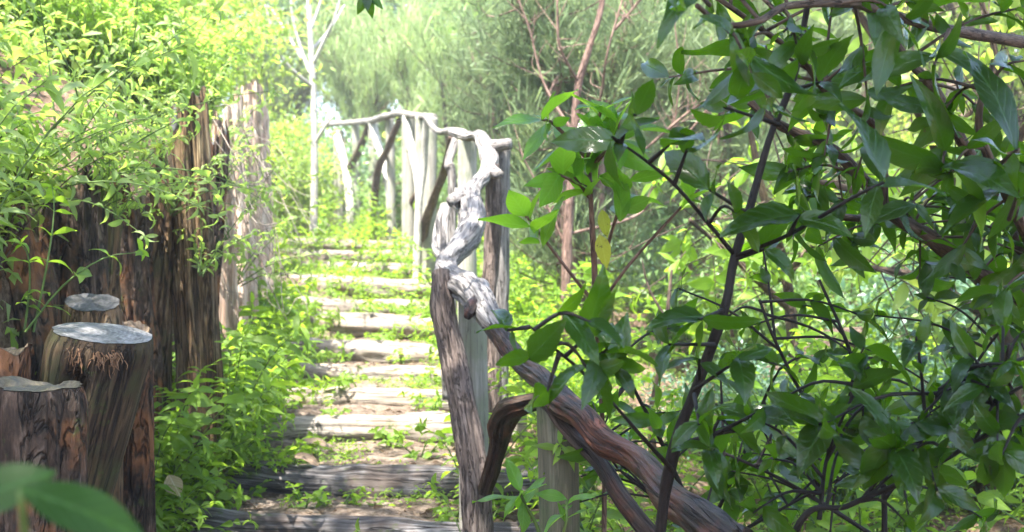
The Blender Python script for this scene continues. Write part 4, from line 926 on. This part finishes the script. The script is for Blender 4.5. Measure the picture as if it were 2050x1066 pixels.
# large soft leaves right in front at the bottom left
bN = at(120, 1500, 1.25); bN[2] = ground_at(bN[0], bN[1])
o = thing('broadleaf_plant', 'large blurred dark green leaves closest to the camera at the bottom left', 'plant', bN)
mb = MB()
for l in ([(60, 1700, 1.0), (0, 1300, .85), (-55, 1015, .75)], [(80, 1700, 1.0), (70, 1300, .8), (42, 985, .74)]): tube(mb, [at(*p) for p in l], [.004, .003, .002], 8, 20, base=bN)
mb.build('stem', M['stem'], o)
lf = MB()
leaves(lf, [at(-60, 1010, .75) - bN, at(40, 980, .74) - bN, at(-40, 1120, .75) - bN], [(1, .1, .55), (1, .15, -.33), (1, 0, .1)], [(.0, -.75, .6), (.1, -.8, .6), (0, -.5, .8)], [.050, .084, .075], [.032, .030, .034], droop=.35, nl=12, seed=3, fold=.15, wave=.02)
lf.build('foliage', M['broad'], o)
# top centre drooping leaves
bT = at(735, -330, 3.6)
o = thing('hanging_twig', 'twig tip with drooping dark leaves hanging in at the top centre', 'twig', bT)
mb = MB(); tube(mb, [at(760, -330, 3.6), at(745, -100, 3.6), at(735, -15, 3.6)], [.008, .005, .003], 7, 20, base=bT); mb.build('stem', M['twig'], o)
lf = MB(); leaves(lf, [at(735, -12, 3.6) - bT] * 4 + [at(740, -40, 3.6) - bT] * 2, [(.2, .1, -1), (-.5, -.1, -1), (.05, -.3, -1), (.9, .1, -.7), (-1, .1, -.8), (1, -.1, -.3)], [(0, -1, .1), (.1, -1, .2), (0, -1, .3), (0, -1, .6), (.1, -1, .4), (0, -1, .5)], [.07, .065, .05, .06, .06, .07], [.028] * 6, droop=.3, nl=7, seed=3)
lf.build('foliage', M['laurel'], o)
# ferny sprig at the left edge
bS = at(-40, 620, 3.1)
sp = herb_proto(520, .34, 3, .09, .34, M['herb'], 'leafy_sprig', 'fresh green sprig in front of the thick split log at the left edge', 'plant', node=.06, nl=6, droop=.9, spread=1.0)
sp.location = at(60, 640, 3.45); sp.rotation_euler = (.3, .1, 1)

# ------------------------------------------------------------------ litter and small stuff
rs = np.random.RandomState(77)
n = 4200
y = 3.6 + 9.5 * rs.rand(n) ** 1.1; x = np.where(rs.rand(n) < .5, pcx(y) + rs.uniform(-.7, .8, n), rs.uniform(-.1, .42, n) * y + .1)
p = np.column_stack([x, y, H(x, y) + .014])
mb = MB(); leaves(mb, p, unit(rs.normal(size=(n, 3)) * [1, 1, .15]), unit(rs.normal(size=(n, 3)) * .35 + [0, 0, 1]), rs.uniform(.025, .075, n), rs.uniform(.012, .028, n), droop=.5, fold=.4, nl=3, seed=5, wave=.06)
tag(mb.build('leaf_litter', M['litter']), 'brown dead leaves scattered over the path and forest floor', 'leaf litter', kind='stuff')
n = 16000
y = 3.6 + 14 * rs.rand(n) ** .9; x = pcx(y) + rs.normal(size=n) * .9
x = np.where(rs.rand(n) < .45, rs.uniform(-.08, .45, n) * y + .2, x)
ok = x > wxx(y) + .1; x, y = x[ok], y[ok]; cl = vn(np.column_stack([x * 2.5, y * 2.5, 0 * x]), 31) + .25 * (np.abs(x - pcx(y)) > .5)
x, y = x[cl > .1], y[cl > .1]; n = len(x)
k = np.repeat(np.arange(n), 5); xx = x[k] + rs.normal(size=len(k)) * .025; yy = y[k] + rs.normal(size=len(k)) * .025
p = np.column_stack([xx, yy, H(xx, yy) + rs.uniform(.012, .05, len(k))])
mb = MB(); leaves(mb, p, unit(rs.normal(size=(len(k), 3)) * [1, 1, .3] + [0, 0, .2]), unit(rs.normal(size=(len(k), 3)) * .4 + [0, 0, 1]), rs.uniform(.012, .032, len(k)), rs.uniform(.007, .016, len(k)), droop=.5, nl=2, seed=6)
tag(mb.build('ground_cover', M['herb']), 'small leaved green ground cover spreading between the logs and over the forest floor', 'ground cover', kind='stuff')
# bank undergrowth mass
n = 36000
y = 3.2 + 12 * rs.rand(n); x = wxx(y) - .05 - np.where((y > 4.4) & (y < 5.9), .6, 0) - 3.2 * rs.rand(n) ** 1.2
p = np.column_stack([x, y, H(x, y) + rs.uniform(0, .28, n) * (vn(np.column_stack([x * 1.8, y * 1.8, 0 * x]), 8) + 1.1)])
mb = MB(); leaves(mb, p, unit(rs.normal(size=(n, 3)) + [.3, -.2, -.1]), unit(rs.normal(size=(n, 3)) * .5 + [0, 0, 1]), rs.uniform(.05, .12, n), rs.uniform(.016, .032, n), droop=.8, nl=2, seed=7)
tag(mb.build('undergrowth', M['bank']), 'dense bright undergrowth covering the bank', 'undergrowth', kind='stuff')
# individual dry leaves
def dryleaf(label, px, py, Y_, L, W, d, nrm, mat, dr=.8):
    b = at(px, py, Y_); b[2] = max(b[2], ground_at(b[0], b[1]) + .01); mb = MB(); leaves(mb, [(0, 0, 0)], [d], [nrm], [L], [W], droop=dr, fold=.6, nl=10, seed=3, wave=.05)
    o = mb.build('dry_leaf', mat); o.location = b; tag(o, label, 'dry leaf')
dryleaf('long curled brown leaf lying below the third log', 600, 890, 5.3, .14, .05, (1, .1, .35), (-.2, -.6, .8), M['litter'])
dryleaf('curled brown leaf lying on the second log', 590, 915, 4.95, .11, .05, (1, -.2, .1), (0, -.5, .8), M['litter'])
dryleaf('pale round dry leaf standing upright left of the lowest steps', 338, 950, 4.2, .085, .062, (.45, .1, -1), (0, -1, .1), M['pale'], .2)

# ------------------------------------------------------------------ sunlit forest air
import bmesh
bm = bmesh.new(); bmesh.ops.create_cube(bm, size=1.0); me = bpy.data.meshes.new('haze'); bm.to_mesh(me); bm.free()
hz = bpy.data.objects.new('haze', me); C.objects.link(hz)
hz.location = (0, 62.5, 7.5); hz.scale = (184, 160, 21)
m, nt, N_, Lk = newmat('haze')
pv = N_('ShaderNodeVolumePrincipled'); pv.inputs['Color'].default_value = (.95, .97, 1.0, 1); pv.inputs['Density'].default_value = .0035; pv.inputs['Anisotropy'].default_value = .2
o = N_('ShaderNodeOutputMaterial'); Lk(pv.outputs[0], o.inputs['Volume']); me.materials.append(m)
tag(hz, kind='stuff'); hz['label'] = 'pale sunlit haze in the air between the trees'

# dry stems tangled over the sunlit wall logs
rs = np.random.RandomState(91); b = at(455, 300, 6.0)
o = thing('dry_creeper', 'tangle of thin dry pale stems hanging over the sunlit wall logs', 'creeper', b); mb = MB()
for k in range(34):
    px, py, Y_ = rs.uniform(425, 520), rs.uniform(210, 330), 0
    Y_ = 5.3 + (px - 425) / 95 * 2.3 - .12; p = at(px, py, Y_); q = p + [rs.uniform(-.05, .35), rs.uniform(-.25, .05), rs.uniform(-.7, -.25)]
    tube(mb, [p, (p + q) / 2 + rs.normal(size=3) * .07, q + rs.normal(size=3) * .03, q + [rs.uniform(-.1, .15), -.03, rs.uniform(-.15, .05)]], [.0022, .002, .0016, .001], 5, 16, base=b, cap=False)
mb.build('stems', M['log'], o)

# reddish forked trunk and bare twiggy limbs among the heaths
b = at(1128, 640, 7.4); b[2] = ground_at(b[0], b[1])
o = thing('tree', 'reddish slender trunk with bare twiggy limbs in front of the tree heaths', 'tree', b)
mb = MB(); tube(mb, [b + [0, 0, -.1], at(1135, 520, 7.4), at(1140, 420, 7.4), at(1150, 260, 7.4), at(1158, 170, 7.4), at(1182, 90, 7.4), at(1205, 10, 7.4), at(1215, -90, 7.4)], [.032, .03, .027, .024, .021, .019, .016, .012], 14, 140, .16, 14, .15, 3, base=b); mb.build('trunk', M['reddish'], o)
for l in [[(1190, 260, 7.4), (1205, 180, 7.3), (1215, 110, 7.2), (1240, 20, 7.2), (1260, -40, 7.2)], [(1145, 330, 7.4), (1185, 300, 7.3), (1192, 240, 7.3)], [(1290, 420, 7.6), (1330, 330, 7.5), (1400, 240, 7.4), (1470, 150, 7.3), (1520, 60, 7.3)], [(1138, 470, 7.4), (1290, 420, 7.6), (1340, 280, 7.5), (1360, 160, 7.4), (1350, 40, 7.4)], [(1290, 300, 7.5), (1400, 210, 7.4), (1500, 170, 7.2)],
          [(1150, 270, 7.4), (1090, 170, 7.5), (1060, 60, 7.5), (1030, -20, 7.5)], [(1135, 500, 7.4), (1080, 380, 7.4), (1040, 300, 7.4)], [(1230, 60, 7.2), (1300, -20, 7.2)], [(1160, 170, 7.4), (1120, 90, 7.3), (1115, 0, 7.3)]]:
    mb = MB(); P = np.array([at(*q) for q in l]); tube(mb, P, np.linspace(.010, .004, len(P)), 8, 50, .15, 16, .1, 4, base=b)
    Q = spline(P, 40)
    for k in range(16):
        q = Q[rs.randint(6, 39)]; e = q + rs.normal(size=3) * [.10, .08, .08] + [0, 0, .12]; tube(mb, [q, (q + e) / 2 + rs.normal(size=3) * .015, e], [.003, .0022, .0012], 4, 6, base=b, cap=False)
    mb.build('branch', M['rtwig'], o)

# shredded reddish fibres under the rim of the large stump
S1 = [q for q in bpy.data.objects if q.get('label', '').startswith('large leaning brown stump')][0]
b = np.array(S1.location); mb = MB(); cx_, cz_ = (207 - CX) / F * 3.3, CZ + (CY - 668) / F * 3.3
for k in range(60):
    ph = rad(rs.choice([262, 285, 300]) + rs.normal() * 7); r_ = .140; q = np.array([cx_ + math.cos(ph) * r_ * .97, 3.3 + math.sin(ph) * r_ * .97, cz_ - .14 * math.cos(ph) * r_ + .12 * math.sin(ph) * r_ - .012 - abs(rs.normal()) * .018])
    e = q + [math.cos(ph) * .012 + rs.normal() * .006, math.sin(ph) * .014, -rs.uniform(.006, .035)]
    tube(mb, [q, (q + e) / 2 + rs.normal(size=3) * .004, e], [.0016, .0013, .0005], 4, 5, base=b, cap=False)
mb.build('bark_fibres', M['fibre'], S1)
